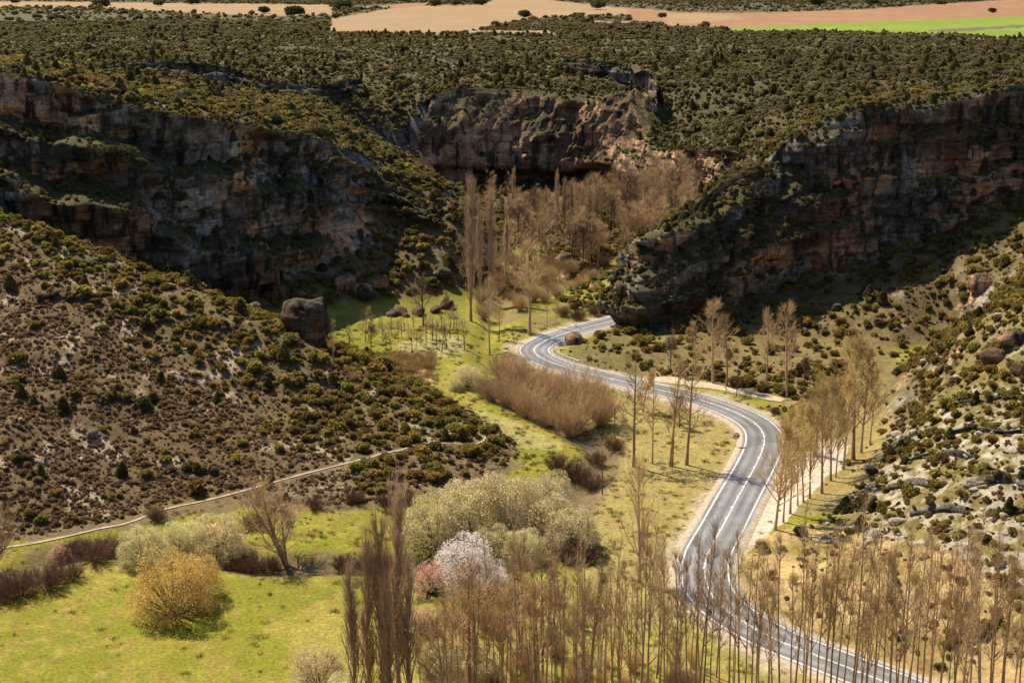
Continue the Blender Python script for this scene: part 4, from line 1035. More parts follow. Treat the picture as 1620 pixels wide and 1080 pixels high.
variants('tall', 3, lambda: tree_mesh('tall_poplar', 10, .13, .18, 20, (40, 65), lambda f: .26 * (1.0 - f * .8), .5, 5, .5, (20, 45), 5, .5, (20, 45), .011, (BR, M_TWIG), (L_BUD, 1, .04, .3), 1, .03, .3))
variants('broad', 4, lambda: tree_mesh('broad_tree', 10, .17, .26, 26, (38, 62), lambda f: .40 * (1.12 - f), .5, 5, .5, (22, 50), 5, .75, (20, 45), .0125, (BR, M_TWIG), (L_BUD, 2, .05, .3), 1, .04, .3, .02))
variants('green', 2, lambda: tree_mesh('broad_tree', 10, .15, .18, 28, (38, 62), lambda f: .34 * (1.1 - f), .5, 6, .5, (22, 50), 6, .7, (20, 45), .012, (BR, M_TWIG_GOLD), (L_BUD, 5, .075, .9), 1, .04, .3, .02))
variants('spread', 2, lambda: tree_mesh('spreading_tree', 10, .2, .06, 44, (30, 62), lambda f: .46 * (1.1 - f * .8), .45, 6, .5, (22, 50), 7, .9, (20, 50), .014, (BR, M_TWIG), (L_BUD, 1, .05, .3), 4, .34, .2, .03))
variants('whip', 2, lambda: tree_mesh('upswept_poplar', 10, .11, .16, 46, (16, 38), lambda f: .42 * (1.05 - f * .75), .5, 4, .4, (12, 30), 3, .7, (12, 30), .011, (BR, M_TWIG_GOLD), (L_BUD, 1, .04, .25), 2, .08, .4, .012))
variants('orchard', 3, lambda: tree_mesh('orchard_tree', 4.5, .085, .3, 14, (35, 60), lambda f: .42 * (1.1 - f * .7), .5, 4, .5, (20, 45), 5, .5, (15, 45), .011, (M_BARK_DARK, M_TWIG), None, 1, .06, .3, .03))
variants('dark', 2, lambda: tree_mesh('dark_tree', 10, .16, .25, 26, (38, 65), lambda f: .36 * (1.1 - f), .4, 6, .5, (22, 50), 7, .8, (20, 50), .015, (DK, M_TWIG_DARK), None, 1, .04, .3, .03))
THK = [thicket_mesh('osier', 5.0, 130, .62, 14, 1.1, .03, .0125, (M_TWIG, M_TWIG), (L_BUD, 1, .045, .2)) for _ in range(2)] + [thicket_mesh('osier', 4.2, 100, 1.0, 14, 1.1, .03, .0125, (M_TWIG_RED, M_TWIG), (L_BUD, 1, .045, .2), .1)]
THD = [thicket_mesh('bramble_thicket', 3.0, 110, .7, 12, .8, .02, .013, (M_TWIG_DARK, M_TWIG_DARK), (L_BRAMBLE, 2, .06, .8), .05, .8) for _ in range(3)]
THO = [thicket_mesh('ochre_osier', 4.0, 70, .35, 10, .9, .022, .011, (M_TWIG, M_TWIG_GOLD), (L_BUD, 3, .055, .8)) for _ in range(2)]
RED = [thicket_mesh('reeds', 1.6, 160, .35, 2, .5, .014, .009, (simple_mat('reed_stalk', (.36, .24, .10), .9, .2), simple_mat('reed_stalk', (.42, .29, .13), .9, .2)), (L_REED, 2, .07, .9), .05, 1.0) for _ in range(2)]
WIL = [dome_mesh('catkin_willow', 4.0, 6.2, 34, 430, .08, (M_BARK_DARK, M_TWIG), L_CREAM) for _ in range(3)]
GLD = [dome_mesh('golden_willow', 4.0, 6.4, 34, 420, .075, (M_BARK_DARK, M_TWIG_GOLD), L_GOLD, .08)]
WHT = [dome_mesh('blossom_tree', 2.6, 6.2, 26, 330, .065, (M_BARK_DARK, M_TWIG), L_WHITE, .22, lr=(.36, .55))]
PNK = [dome_mesh('pink_blossom', 1.9, 3.4, 18, 230, .06, (M_BARK_DARK, M_TWIG_RED), L_PINK, .15, lr=(.38, .6))]

def place_tree(key, base, h, label, cat='tree', group=None, w=1.0, nominal=10.0, name=None, vi=None, crown='crown'):
    vs_ = VAR[key]; tr, cr = vs_[rng.integers(len(vs_)) if vi is None else vi]
    nm = name or tr.name.split('.')[0].replace('_trunk', '')
    e = empty(nm, (base[0], base[1], base[2] - 0.1), rng.uniform(0, 6.28)); e.rotation_euler = (rng.normal(0, .022), rng.normal(0, .022), e.rotation_euler[2]); k = h / nominal; e.scale = (k * w, k * w, k)
    link_mesh('trunk', tr, e); link_mesh(crown, cr, e)
    return tag(e, label, cat, group)
def hgt(base, v): 
    dx, dy, dz = ray(810, v); return max(1.0, CAMH + base[1] * float(dz) / float(dy) - base[2])
def T(key, u, v, vtop, label, **k):
    b = g1(u, v); return place_tree(key, b, hgt(b, vtop), label, **k)

# columnar poplars in the lower left corner of the belt
for (u, v, vt, w, lab) in [(632, 1112, 800, .8, 'tall columnar brown poplar at the right end of the clump by the meadow'), (606, 1120, 842, .75, 'columnar brown poplar in the middle of the clump by the meadow'),
                           (585, 1128, 880, .75, 'columnar brown poplar left of the middle of the clump by the meadow'), (562, 1132, 905, .7, 'shorter columnar brown poplar at the meadow edge of the clump'),
                           (648, 1140, 905, .7, 'low columnar poplar right behind the tallest one of the clump'), (618, 1146, 930, .7, 'lowest columnar poplar at the front of the clump')]:
    T('lombardy', u, v, vt, lab, group='columnar poplars by the meadow', w=w)
# slim poplars of the foreground belt
slots = []
for u in np.linspace(672, 1128, 74): slots.append((u + rng.uniform(-6, 6), rng.uniform(1060, 1150), np.interp(u, [672, 760, 830, 1000, 1130], [965, 915, 885, 895, 870]) + rng.normal(0, 32)))
for u in np.linspace(1140, 1640, 58): slots.append((u + rng.uniform(-6, 6), rng.uniform(1092, 1150), np.interp(u, [1140, 1250, 1400, 1500, 1640], [875, 850, 845, 860, 900]) + rng.normal(0, 34)))
for u, v, vt in slots:
    right = u > 1135
    T('slim_twin' if rng.random() < .3 else 'slim', u, v, vt, 'slim bare poplar below the lower road bend in the foreground belt' if right else 'slim bare poplar in the foreground belt between meadow and road bend',
      group='slim poplars below the lower road bend' if right else 'slim poplars between meadow and road bend', w=.85)
for u, v, vt, lab in [(742, 1110, 905, 'wide bare tree with pale twigs in front of the blossom tree'), (790, 1120, 940, 'wide bare tree with pale twigs right of the one before the blossom tree'), (700, 1125, 985, 'low wide bare tree beside the columnar poplars'), (850, 1115, 930, 'wide bare tree before the big willow, tangled in the slim poplars')]:
    T('broad', u, v, vt, lab, w=1.1, group='wide bare trees in the foreground belt')
# poplars on the lawn between stream and road
for key, u, v, vt, w, lab in [('tall', 1003, 738, 552, 1, 'bare poplar with low pale side branches, left of four on the grass by the road'), ('tall', 1032, 733, 575, .6, 'slender straight poplar, second of four on the grass by the road'),
                              ('tall', 1060, 737, 560, .7, 'twin stemmed slim poplar, third of four on the grass by the road'), ('tall', 1086, 735, 550, .9, 'straight bare poplar nearest the road, fourth of four on the grass')]:
    T(key, u, v, vt, lab, group='four poplars on the grass', w=w)
T('tall', 1064, 737, 580, 'thin stem leaning beside the third poplar on the grass', w=.5)
T('whip', 1012, 922, 738, 'upswept poplar with many thin rising branches on the grass left of the road', w=.95)
T('green', 1017, 650, 590, 'small fresh green tree beside the road behind the poplars on the grass', w=1.2)
T('dark', 1075, 676, 620, 'small dark brown tree behind the poplars on the grass', w=.9)
# golden row along the lay-by
row = [(1226, 838, 668, .8, 'gold'), (1239, 826, 690, .6, 'gold'), (1250, 812, 660, .6, 'gold'), (1262, 800, 672, .55, 'gold'), (1271, 794, 655, .55, 'gold'), (1281, 788, 645, .6, 'gold'), (1300, 780, 618, .7, 'gold'), (1314, 760, 610, .7, 'gold'), (1322, 755, 640, .6, 'gold'), (1334, 742, 600, .8, 'gold'), (1350, 727, 535, .85, 'gold'), (1362, 716, 560, .8, 'gold'), (1376, 700, 600, .8, 'gold'), (1290, 720, 600, .8, 'gold'), (1262, 715, 640, .7, 'gold')]
rl_ = ['leaning bare poplar at the near end of the row by the gravel lay-by', 'slim poplar second from the near end of the lay-by row', 'slim poplar third from the near end of the lay-by row', 'slim poplar fourth from the near end of the lay-by row', 'slim poplar fifth from the near end of the lay-by row', 'slim poplar in the middle of the lay-by row', 'taller poplar just past the middle of the lay-by row', 'golden poplar at the far end of the gravel of the lay-by', 'thin poplar wedged between two golden poplars of the lay-by row', 'golden poplar in front of the tallest one by the lay-by', 'tallest golden poplar with a wide crown at the end of the lay-by row', 'golden poplar behind the tallest one by the lay-by', 'last golden poplar of the row at the foot of the stony hill', 'golden yellow tree on the far side of the lay-by inside the road bend', 'short golden tree closest to the road bend by the lay-by']
for (u, v, vt, w, key), lab in zip(row, rl_): T(key, u, v, vt - 8, lab, group='row of golden poplars along the lay-by', w=w * 1.3)
# behind the road, under the right cliff
for u, v, vt, w, key, lab in [(1128, 606, 478, 1, 'broad', 'broad brown tree at the track under the right cliff, first from the rock nose'), (1150, 610, 500, .9, 'broad', 'broad brown tree close behind the first one at the track under the right cliff'), (1212, 616, 495, .8, 'broad', 'pale branched tree alone at the bend of the track under the right cliff'), (1245, 627, 484, .85, 'broad', 'broad tree with ochre crown at the end of the track under the right cliff'), (1272, 612, 560, 1.0, 'dark', 'dark tangled tree at the end of the track beneath the shaded slope'), (1165, 627, 590, .8, 'dark', 'knee high dark sapling beside the track'), (1100, 590, 510, .8, 'broad', 'bare tree on the bank below the rock nose'), (1060, 590, 520, .8, 'dark', 'dark bare tree against the foot of the rock nose')]:
    T(key, u, v, vt, lab, w=w)
# spreading tree on the meadow edge and others along the stream
T('spread', 452, 893, 762, 'spreading bare tree with several leaning stems on the meadow edge', w=1.25)
T('spread', -8, 905, 790, 'bare tree cut by the picture edge above the brambles', w=.9)
# trees up the valley
for u, v, vt, w, key, lab in [(745, 508, 300, .62, 'lombardy', 'tallest thick trunked poplar at the far end of the orchard'), (778, 478, 322, .6, 'lombardy', 'dense brown columnar poplar right behind the tallest poplar of the orchard'), (800, 460, 338, .6, 'lombardy', 'dense brown columnar poplar between the tallest poplar and the ochre tree'), (760, 470, 330, .6, 'lombardy', 'dense brown columnar poplar in the shade behind the tallest poplar'),
                              (838, 530, 384, .95, 'broad', 'ochre crowned tree with pale limbs beside the upper road bend'), (775, 562, 442, .7, 'broad', 'slim ochre tree with pale stem behind the riverside thicket'), (790, 540, 470, .7, 'broad', 'bare brown tree close to the ochre tree of the upper bend'), (865, 515, 430, .5, 'tall', 'thin bare tree right of the ochre tree at the upper bend'), (880, 512, 445, .5, 'tall', 'thin bare tree nearest the roadside at the upper bend'),
                              (670, 515, 435, 1.0, 'dark', 'dark round crowned tree at the far edge of the orchard'), (578, 540, 488, 1.2, 'broad', 'small tree with pale crooked limbs at the near corner of the orchard'), (587, 558, 505, .9, 'dark', 'small dark tree at the near corner of the orchard'), (705, 500, 462, .8, 'dark', 'small dark tree under the tallest poplar'), (815, 480, 400, .6, 'broad', 'brown tree behind the ochre tree at the upper bend')]:
    T(key, u, v, vt, lab, w=w)
# far columnar poplars under the central cliff and the brown wood of the gorge
fl = [(812, 352, 272), (880, 372, 282), (893, 370, 290), (865, 368, 303), (906, 372, 295), (920, 375, 300), (850, 362, 310), (932, 378, 302), (835, 360, 308), (945, 380, 305)]
for i, (u, v, vt) in enumerate(fl):
    b = at_z(u, v, 4); b = (b[0], b[1], float(H(np.array([b[0]]), np.array([b[1]]))[0]))
    place_tree('lombardy', b, hgt(b, vt), 'lone far columnar poplar against the dark cave of the central cliff' if i == 0 else 'far columnar poplar in the row below the central cliff', w=.62, group=None if i == 0 else 'far columnar poplars below the central cliff')
for i in range(120):
    yy = rng.uniform(385, 475); uu = rng.uniform(770, 1095); bx = (uu - 810) / FPX * yy * 1.02
    zz = float(H(np.array([bx]), np.array([yy]))[0])
    if zz > 16: continue
    place_tree('dark' if rng.random() < .15 else ('broad' if uu > 900 or rng.random() < .5 else 'tall'), (bx, yy, zz), rng.uniform(9, 14.5) + 1.8 * (uu > 930), 'bare brown tree in the wood that fills the gorge below the central cliff', w=rng.uniform(1.0, 1.45), group='bare trees of the gorge wood')
# orchard
orch = [(553, 558), (611, 554), (619, 553), (630, 541), (636, 535), (652, 558), (658, 553), (666, 547), (674, 541), (684, 538), (699, 558), (707, 551), (699, 524), (718, 520), (640, 524), (655, 520), (690, 548), (620, 532), (606, 540), (725, 540), (735, 552), (712, 535)]
for u, v in orch:
    b = g1(u, v); place_tree('orchard', b, rng.uniform(4.2, 6.0), 'small bare fruit tree of the orchard on the grass', group='fruit trees of the orchard', nominal=4.5, w=.85)
T('tall', 527, 574, 505, 'thin bare sapling at the left end of the orchard grass', w=.7)

def bushy(name, me, u, v, k, label, cat='bush', group=None, sz=1.0, dz=0.0, base=None):
    b = base or g1(u, v); o = link_mesh(name, me); o.location = (b[0], b[1], b[2] - 0.08 + dz); o.rotation_euler = (0, 0, rng.uniform(0, 6.28)); o.scale = (k, k, k * sz)
    return tag(o, label, cat, group)
def domed(name, pair, u, v, k, label, cat='tree', group=None, sz=1.0, part='stems', base=None, rz=None):
    b = base or g1(u, v); e = empty(name, (b[0], b[1], b[2] - .1), rng.uniform(0, 6.28) if rz is None else rz); e.scale = (k, k, k * sz)
    link_mesh(part, pair[0], e); link_mesh('crown', pair[1], e); return tag(e, label, cat, group)
# riverside thicket
for i, (u, v, k, lab) in enumerate([(905, 690, 1.65, 'largest bare osier with upright brown stems at the end of the riverside thicket'), (950, 672, 1.25, 'bare osier right of the largest one, towards the road'), (870, 672, 1.35, 'bare brown osier left of the largest one in the thicket'), (835, 662, 1.3, 'bare brown osier in the front middle of the riverside thicket'), (805, 645, 1.25, 'bare brown osier in the left half of the riverside thicket'), (778, 632, 1.1, 'bare brown osier just right of the pale willow'), (915, 645, 1.4, 'bare brown osier behind the largest one, below the road'), (875, 632, 1.35, 'bare brown osier at the back of the thicket below the road bend'), (840, 618, 1.3, 'bare brown osier at the back of the thicket under the outer road edge'), (810, 610, 1.2, 'bare brown osier behind the pale willow under the road bend'), (945, 640, 1.1, 'bare brown osier at the right back of the thicket'), (790, 595, 1.1, 'bare brown osier at the far end of the thicket beside the road bend')]):
    bushy('osier_bush', THK[i % 3], u, v, k * rng.uniform(.95, 1.3), lab, 'bush', 'osiers of the riverside thicket')
for u, v, k, lab in [(740, 612, .78, 'pale rounded willow at the left end of the riverside thicket'), (722, 618, .4, 'small dark willow shrub on the left of the pale rounded willow')]:
    domed('pale_willow', WIL[0], u, v, k, lab, group='pale willows')
# big willow mass and the left cluster
for i, (u, v, k, lab) in enumerate([(690, 868, 1.15, 'pale willow at the left end of the great willow clump'), (745, 850, 1.3, 'pale willow in the left middle of the great willow clump'), (800, 845, 1.35, 'tallest pale willow in the middle of the great willow clump'), (858, 862, 1.25, 'pale willow in the right middle of the great willow clump'), (905, 870, .95, 'pale willow at the right end of the great willow clump'), (830, 895, .8, 'low dark based willow in front of the great willow clump'), (870, 800, .8, 'small pale willow behind the great willow clump'), (775, 890, .85, 'low pale willow right of the white blossom tree')]):
    domed('pale_willow', WIL[i % 3], u, v, k * 1.12, lab, group='pale willows of the great clump')
for i, (u, v, k, lab) in enumerate([(228, 893, .92, 'pale willow at the left of the trio behind the golden bush'), (292, 884, .95, 'pale willow in the middle of the trio behind the golden bush'), (348, 885, 1.12, 'largest pale willow at the right of the trio behind the golden bush')]):
    domed('pale_willow', WIL[(i + 1) % 3], u, v, k, lab, group='trio of pale willows')
for i, (u, v, k, lab) in enumerate([(505, 1092, .85, 'pale willow low in the picture left of the columnar poplars'), (700, 1075, .8, 'pale willow behind the columnar poplars'), (760, 1085, .7, 'pale willow shrub under the slim poplars right of the columnar ones'), (550, 1120, .7, 'pale willow at the feet of the columnar poplars')]):
    domed('pale_willow', WIL[i % 3], u, v, k, lab, group='pale willows in the belt')
domed('golden_willow', GLD[0], 272, 972, 1.32, 'golden brown rounded willow bush alone on the green meadow', sz=1.0)
domed('golden_willow', GLD[0], 312, 945, .9, 'smaller golden bush grown against the back of the golden willow', sz=1.1)
domed('blossom_tree', WHT[0], 735, 940, 1.4, 'white blossoming almond tree in front of the great willow clump', part='trunk')
domed('blossom_tree', WHT[0], 782, 945, .8, 'pale pink white blossom shrub right of the white blossom tree', part='trunk')
domed('pink_blossom_bush', PNK[0], 684, 938, 1.5, 'pink blossom bush at the left foot of the white blossom tree', sz=.9)
domed('pink_blossom_bush', PNK[0], 668, 1000, 1.0, 'salmon pink bush beside the columnar poplars')
domed('pink_blossom_bush', PNK[0], 95, 885, .8, 'small pale pink blossom tree among the brambles at the hill foot')
# brambles and dark thickets
for i, (u, v, k, lab) in enumerate([(30, 945, 1.5, 'purple brown bramble mass at the left edge of the meadow'), (75, 930, 1.35, 'bramble mass right of the one at the picture edge'), (-15, 960, 1.5, 'bramble mass cut by the left picture edge'), (110, 915, 1.1, 'bramble clump at the meadow corner below the pink blossom tree'), (150, 890, 1.4, 'dark thicket left of the willow trio'), (180, 880, 1.2, 'dark thicket touching the left willow of the trio'), (120, 880, 1.1, 'dark thicket right of the pink blossom tree'), (395, 908, 1.1, 'dark dry thicket between willow trio and spreading tree'), (425, 905, 1.0, 'dark dry thicket at the foot of the spreading tree'), (370, 900, 1.0, 'dark dry thicket in front of the right willow of the trio'),
                                      (545, 902, .95, 'dark hedge clump left of the columnar poplars'), (580, 903, .95, 'dark hedge clump behind the columnar poplars'), (615, 902, .95, 'dark hedge clump between columnar poplars and blossom'), (885, 745, 1.3, 'brown bramble bank where the stream leaves the thicket'), (915, 760, 1.3, 'brown bramble bank above the white glint of the stream'), (940, 775, 1.1, 'brown bramble clump right of the great willow clump'), (970, 712, 1.0, 'brown bramble clump by the wooden pole'), (945, 735, 1.0, 'low brown bramble on the stream bank'), (900, 890, 1.2, 'dark thicket at the right foot of the great willow clump'), (930, 885, 1.0, 'dark thicket beneath the black post'),
                                      (690, 628, .7, 'low dark bramble island on the valley grass'), (670, 630, .7, 'bramble island left of its twin on the valley grass'), (1227, 655, .6, 'round dark bramble on the grass verge inside the bend'), (400, 835, 1.0, 'bramble behind the right willow of the trio'), (440, 815, 1.0, 'bramble behind the spreading tree'), (250, 822, .9, 'bramble below the footpath behind the willow trio'), (560, 795, .8, 'bramble at the foot of the brown hillside'), (610, 800, .8, 'bramble at the hill foot before the great willow clump'), (500, 805, .8, 'bramble at the hill foot behind the spreading tree'), (640, 795, .8, 'bramble by the hill foot left of the great willow clump'), (915, 505, 1.1, 'brown brush along the far side of the upper road'), (890, 500, 1.1, 'brown brush along the far side of the road below the ochre tree'), (940, 497, 1.0, 'brown brush beside the road where it passes the rock nose')]):
    bushy('bramble_bush', THD[i % 3], u, v, k * .85, lab, 'bramble', 'bramble thickets')
for i in range(34):
    u, v = rng.uniform(745, 970), rng.uniform(425, 512)
    if u > 860 and v > 480 - .2 * (u - 860): v -= 45
    bushy('bare_brush', THK[i % 3], u, v, rng.uniform(.6, 1.1), 'bare brown brush between the trees at the mouth of the gorge', 'bush', 'bare brush at the mouth of the gorge')
for i in range(46):
    u, v = rng.uniform(655, 1120), rng.uniform(1040, 1120)
    bushy('bare_underbrush', THO[i % 2] if i % 3 else THK[i % 3], u, v, rng.uniform(.45, .8), 'bare tangled brush at the feet of the slim poplars', 'bush', 'underbrush of the slim poplars')
# ochre osiers under the belt and on the earth slope
for i in range(34):
    u, v = (rng.uniform(700, 940), rng.uniform(935, 1010)) if i < 14 else (rng.uniform(1190, 1620), rng.uniform(900, 1040))
    if i >= 14 and v - 900 > (u - 1190) * .55 + 60: continue
    bushy('ochre_bush', THO[i % 2], u, v, rng.uniform(.55, .95) * (1 if i < 14 else .6), 'ochre twiggy bush in front of the great willow clump' if i < 14 else 'ochre twiggy bush on the yellow earth slope above the lower bend', 'bush', 'ochre bushes below the willows' if i < 14 else 'ochre bushes on the earth slope')
# reeds of the dry bed
pts = ground(rng.uniform(525, 690, 260), rng.uniform(565, 655, 260)); pts = pts[(pts[:, 2] < 1.6) & (pts[:, 1] > 262)]
rh_ = [bushy('reed_clump', RED[i], *uv, 1.0, lab, 'reeds') for i, (uv, lab) in enumerate([((560, 600), 'tall dry reed clump near the hill foot in the reed bed'), ((640, 600), 'tall dry reed clump on the grass side of the reed bed')])]
scatter('dry_reed_bed', 'dry tan reeds filling the bed beside the valley grass', pts, rng.uniform(.6, 1.1, len(pts)), rh_)

# holm oaks
for i, (u, v, k, lab) in enumerate([(205, 262, 3.4, 'large round holm oak growing on a ledge of the left cliff'), (182, 255, 2.2, 'holm oak left of the large one on the ledge of the left cliff'), (225, 268, 2.4, 'holm oak at the right of the ledge of the left cliff'), (510, 220, 3.6, 'large round holm oak on the rim at the end of the left cliff'), (465, 190, 2.4, 'dark holm oak on the bench above the left cliff'), (435, 195, 2.2, 'holm oak left of the dark one on the bench above the left cliff'), (400, 142, 2.4, 'holm oak at the far rim of the bench'), (290, 160, 2.2, 'holm oak behind the rim of the left cliff'), (262, 122, 2.2, 'holm oak at the far rim of the bench, left of a pair'), (345, 128, 2.0, 'holm oak at the far rim of the bench, middle'), (1247, 103, 2.8, 'dark conical holm oak alone on the heath above the right cliff'), (1165, 88, 3.2, 'wide dark holm oak on the heath behind the canyon'), (480, 300, 1.8, 'dark shrub oak on the slope of the spur')]):
    b = None
    if i < 3:
        UL, VL = project(LEDGES[:, 0], LEDGES[:, 1], LEDGES[:, 2]); b = tuple(LEDGES[np.argmin((UL - u) ** 2 + 2 * (VL - v) ** 2 + (LEDGES[:, 1] > 352) * 1e6)])
    bushy('holm_oak', OAK[i % 3], u, v, k, lab, 'tree', base=b)
pl = [(160, 12, 9, 'large oak clump at the edge of the tan field'), (420, 22, 6, 'oak clump below the tan field, left of a pair'), (465, 25, 9, 'wide oak clump below the tan field, right of a pair'), (545, 16, 9, 'large oak between the two tan fields'), (530, 30, 4, 'small oak at the corner of the tan field'), (640, 3, 8, 'dark oak row at the far edge of the field, left part'), (690, 10, 7, 'round oaks in the middle of the tan field'), (720, 10, 7, 'round oaks in the tan field right of the first group'), (760, 8, 8, 'large oak at the right of the field group'), (828, 27, 6, 'round dark oak alone on the tan field edge'), (945, 15, 8, 'large dark oak at the narrow tan strip'), (930, 38, 5, 'dark oak in the heath below the tan strip'), (1048, 28, 4, 'small oak beside the pink field'), (1295, 10, 10, 'wide oak clump on the heath above the pink field'), (1380, 8, 7, 'low oak clump on the far heath'), (1568, 20, 4, 'small oak alone in the pink field'), (1490, 8, 5, 'small oak on the far edge of the pink field'), (60, 30, 4, 'oak in the heath at upper left'), (95, 34, 5, 'oak right of another in the heath at upper left'), (250, 10, 6, 'oak row at the far edge of the left field'), (305, 7, 7, 'oak row end at the far edge of the left field'), (340, 46, 4, 'dark oak in the heath under the left field'), (1330, 82, 3, 'oak pair on the heath under the green field'), (1455, 82, 3, 'oak group on the heath under the green field'), (1500, 80, 3, 'oak beside the group under the green field'), (25, 6, 5, 'oak at the far left corner of the field')]
for i, (u, v, k, lab) in enumerate(pl):
    b = g1(u, v, 600); bushy('holm_oak', OAK[i % 3], u, v, k * 1.35 * (b[1] / 1300) ** .5, lab, 'tree', base=b, sz=.75)

# ------------------------------------------------------------------ boulders
def rock_mesh(name, r, seed, sub=4, strat=0.5):
    import bmesh
    bm = bmesh.new(); bmesh.ops.create_icosphere(bm, subdivisions=sub, radius=1.0)
    v = np.array([q.co[:] for q in bm.verts]); f = np.array([[q.index for q in p.verts] for p in bm.faces]); bm.free()
    g = np.random.default_rng(seed)
    for _ in range(13):                                            # planes split off the block
        n = unit(g.normal(size=3)); h = g.uniform(0.6, 0.95); d = v @ n; v = v - np.maximum(d - h, 0)[:, None] * n * 0.78
    v = v * (1 + 0.2 * fbm(v[:, 0] * 2.2 + seed + v[:, 2], v[:, 1] * 2.2 - v[:, 2], 4, seed))[:, None]
    v = v * (1 + 0.05 * strat * np.sign(np.sin(v[:, 2] * 11 + 2 * v[:, 0])))[:, None] * np.array([1, 1, 1])
    v = v * np.asarray(r)
    return mesh_np(name, v, None, f, mat=M_BOULDER)
ROCKS = [rock_mesh('boulder', (1, .85, .75), 20 + i, 3) for i in range(5)]
def boulder(u, v, s, label, me=None, sz=1.0, group=None, sink=.35):
    b = g1(u, v); o = link_mesh('boulder', me or ROCKS[rng.integers(5)]); o.location = (b[0], b[1], b[2] + s * sz * sink); o.rotation_euler = (rng.normal(0, .15), rng.normal(0, .15), rng.uniform(0, 6.28)); o.scale = (s, s, s * sz)
    return tag(o, label, 'boulder', group)
o = boulder(488, 538, 1.0, 'huge striped boulder at the foot of the left slope beside the meadow', rock_mesh('boulder', (5.4, 4.4, 5.3), 78, 5), sink=0); o.location.z += 3.6; o.rotation_euler = (0, 0, .3)
for u, v, s, lab in [(455, 520, 3.0, 'dark boulder leaning on the left of the huge striped one'), (432, 470, 3.6, 'dark boulder up the slope left of the huge striped one'), (470, 470, 2.2, 'boulder above the huge striped one'), (632, 497, 2.2, 'tall boulder of the group at the orchard edge'), (620, 500, 1.4, 'boulder left of the tall one at the orchard edge'), (642, 501, 1.0, 'small boulder right of the tall one at the orchard edge'), (662, 498, 2.2, 'boulder under the dark round tree of the orchard'), (690, 494, 1.9, 'boulder right of the dark round tree of the orchard'), (708, 488, 2.2, 'boulder nearest the tallest poplar'), (575, 470, 3.4, 'dark boulder among shrubs on the talus above the orchard'), (600, 455, 3.0, 'dark boulder high on the talus above the orchard'), (545, 455, 3.2, 'boulder on the talus up from the huge striped one'), (700, 440, 2.6, 'boulder on the talus near the tallest poplar'),
                     (1572, 572, 2.3, 'dark boulder on the crest of the stony hill, left of a pair'), (1600, 545, 2.4, 'dark boulder on the crest of the stony hill, right of a pair'), (1612, 590, 1.8, 'grey boulder cut by the picture edge below the dark pair'), (1488, 588, 1.2, 'pale boulder low on the crest of the stony hill'), (1400, 668, .9, 'small dark boulder at the foot of the stony hill'), (1426, 674, .9, 'second small dark boulder at the foot of the stony hill'), (1400, 705, .7, 'little boulder on the grass below the stony hill'), (148, 690, 1.2, 'grey boulder on the brown hillside beside a tussock'), (171, 655, .6, 'small pale stone on the brown hillside'), (1238, 870, .7, 'pale stone on the yellow earth beside the road'), (905, 430, 3.2, 'dark rock beside the track into the gorge'), (893, 418, 3.4, 'dark rock knoll above the track into the gorge')]:
    boulder(u, v, s, lab)
# pale limestone slabs on the stony hillside
PALE = []
def pale_mat():
    m, nt, b = new_mat('pale_limestone'); pos, nz = geo(nt)
    c = ramp(nt, noise(nt, pos, 1.2, 6, 0.65), [(0.3, (0.15, 0.13, 0.105)), (0.6, (0.33, 0.295, 0.24)), (0.8, (0.46, 0.42, 0.36))]); ln(nt, c, b.inputs['Base Color'])
    bp = nd(nt, 'ShaderNodeBump'); bp.inputs['Strength'].default_value = 0.8; bp.inputs['Distance'].default_value = 0.15; ln(nt, noise(nt, pos, 3, 6), bp.inputs['Height']); ln(nt, bp.outputs[0], b.inputs['Normal']); return m
M_PALE = pale_mat()
for i in range(4):
    me = rock_mesh('limestone_slab', (1, .7, .38), 50 + i, 2); me.materials[0] = M_PALE; PALE.append(me)
x, y = fan(26000, 150, 262); z, U, V, sl = zones(x, y); zr_ = (x > 38) & (x > .2 * y) & (z > 1.8) & (V < 870)
n2 = fbm(x / 5, y / 5, 4, 50); k = zr_ & (rng.random(len(x)) < .12 * smooth(-0.1, .3, (V - 640) / 300 + .9 * n2) + .5 * smooth(.8, 1.0, np.sin((z + .3 * n2) * 2.1)) * .5); x, y, z = x[k], y[k], z[k]
s = rng.gamma(2.2, .2, len(x)).clip(.15, 1.6); order = np.argsort(-s / y); 
for i in order[:180]:
    o = link_mesh('limestone_slab', PALE[rng.integers(4)]); o.location = (x[i], y[i], z[i] + .05); o.rotation_euler = (rng.normal(0, .2), rng.normal(0, .2), rng.uniform(0, 6.28)); o.scale = (s[i],) * 3
    tag(o, 'pale limestone slab lying among the scrub of the stony hillside', 'rock', 'pale slabs of the stony hillside')
def first_with(meshes): return [next(o for o in COL.objects if o.data is m) for m in meshes]
psrc = first_with([m for m in PALE])
xl, yl = fan(30000, 150, 300); zl, U, V, sl = zones(xl, yl); n2 = fbm(xl / 5, yl / 5, 4, 50)
k = (xl < 5) & (zl > 1.2) & (rng.random(len(xl)) < .02 + .22 * smooth(.25, .42, n2)) & free(xl, yl)
rst = order[180:]
scatter('limestone_rubble', 'pale limestone rubble between the scrub of the hillsides', np.vstack([np.stack([x, y, z + .03], 1)[rst], np.stack([xl, yl, zl + .02], 1)[k]]), np.concatenate([s[rst] * .9, rng.gamma(2.2, .13, k.sum()).clip(.08, .8)]), psrc)
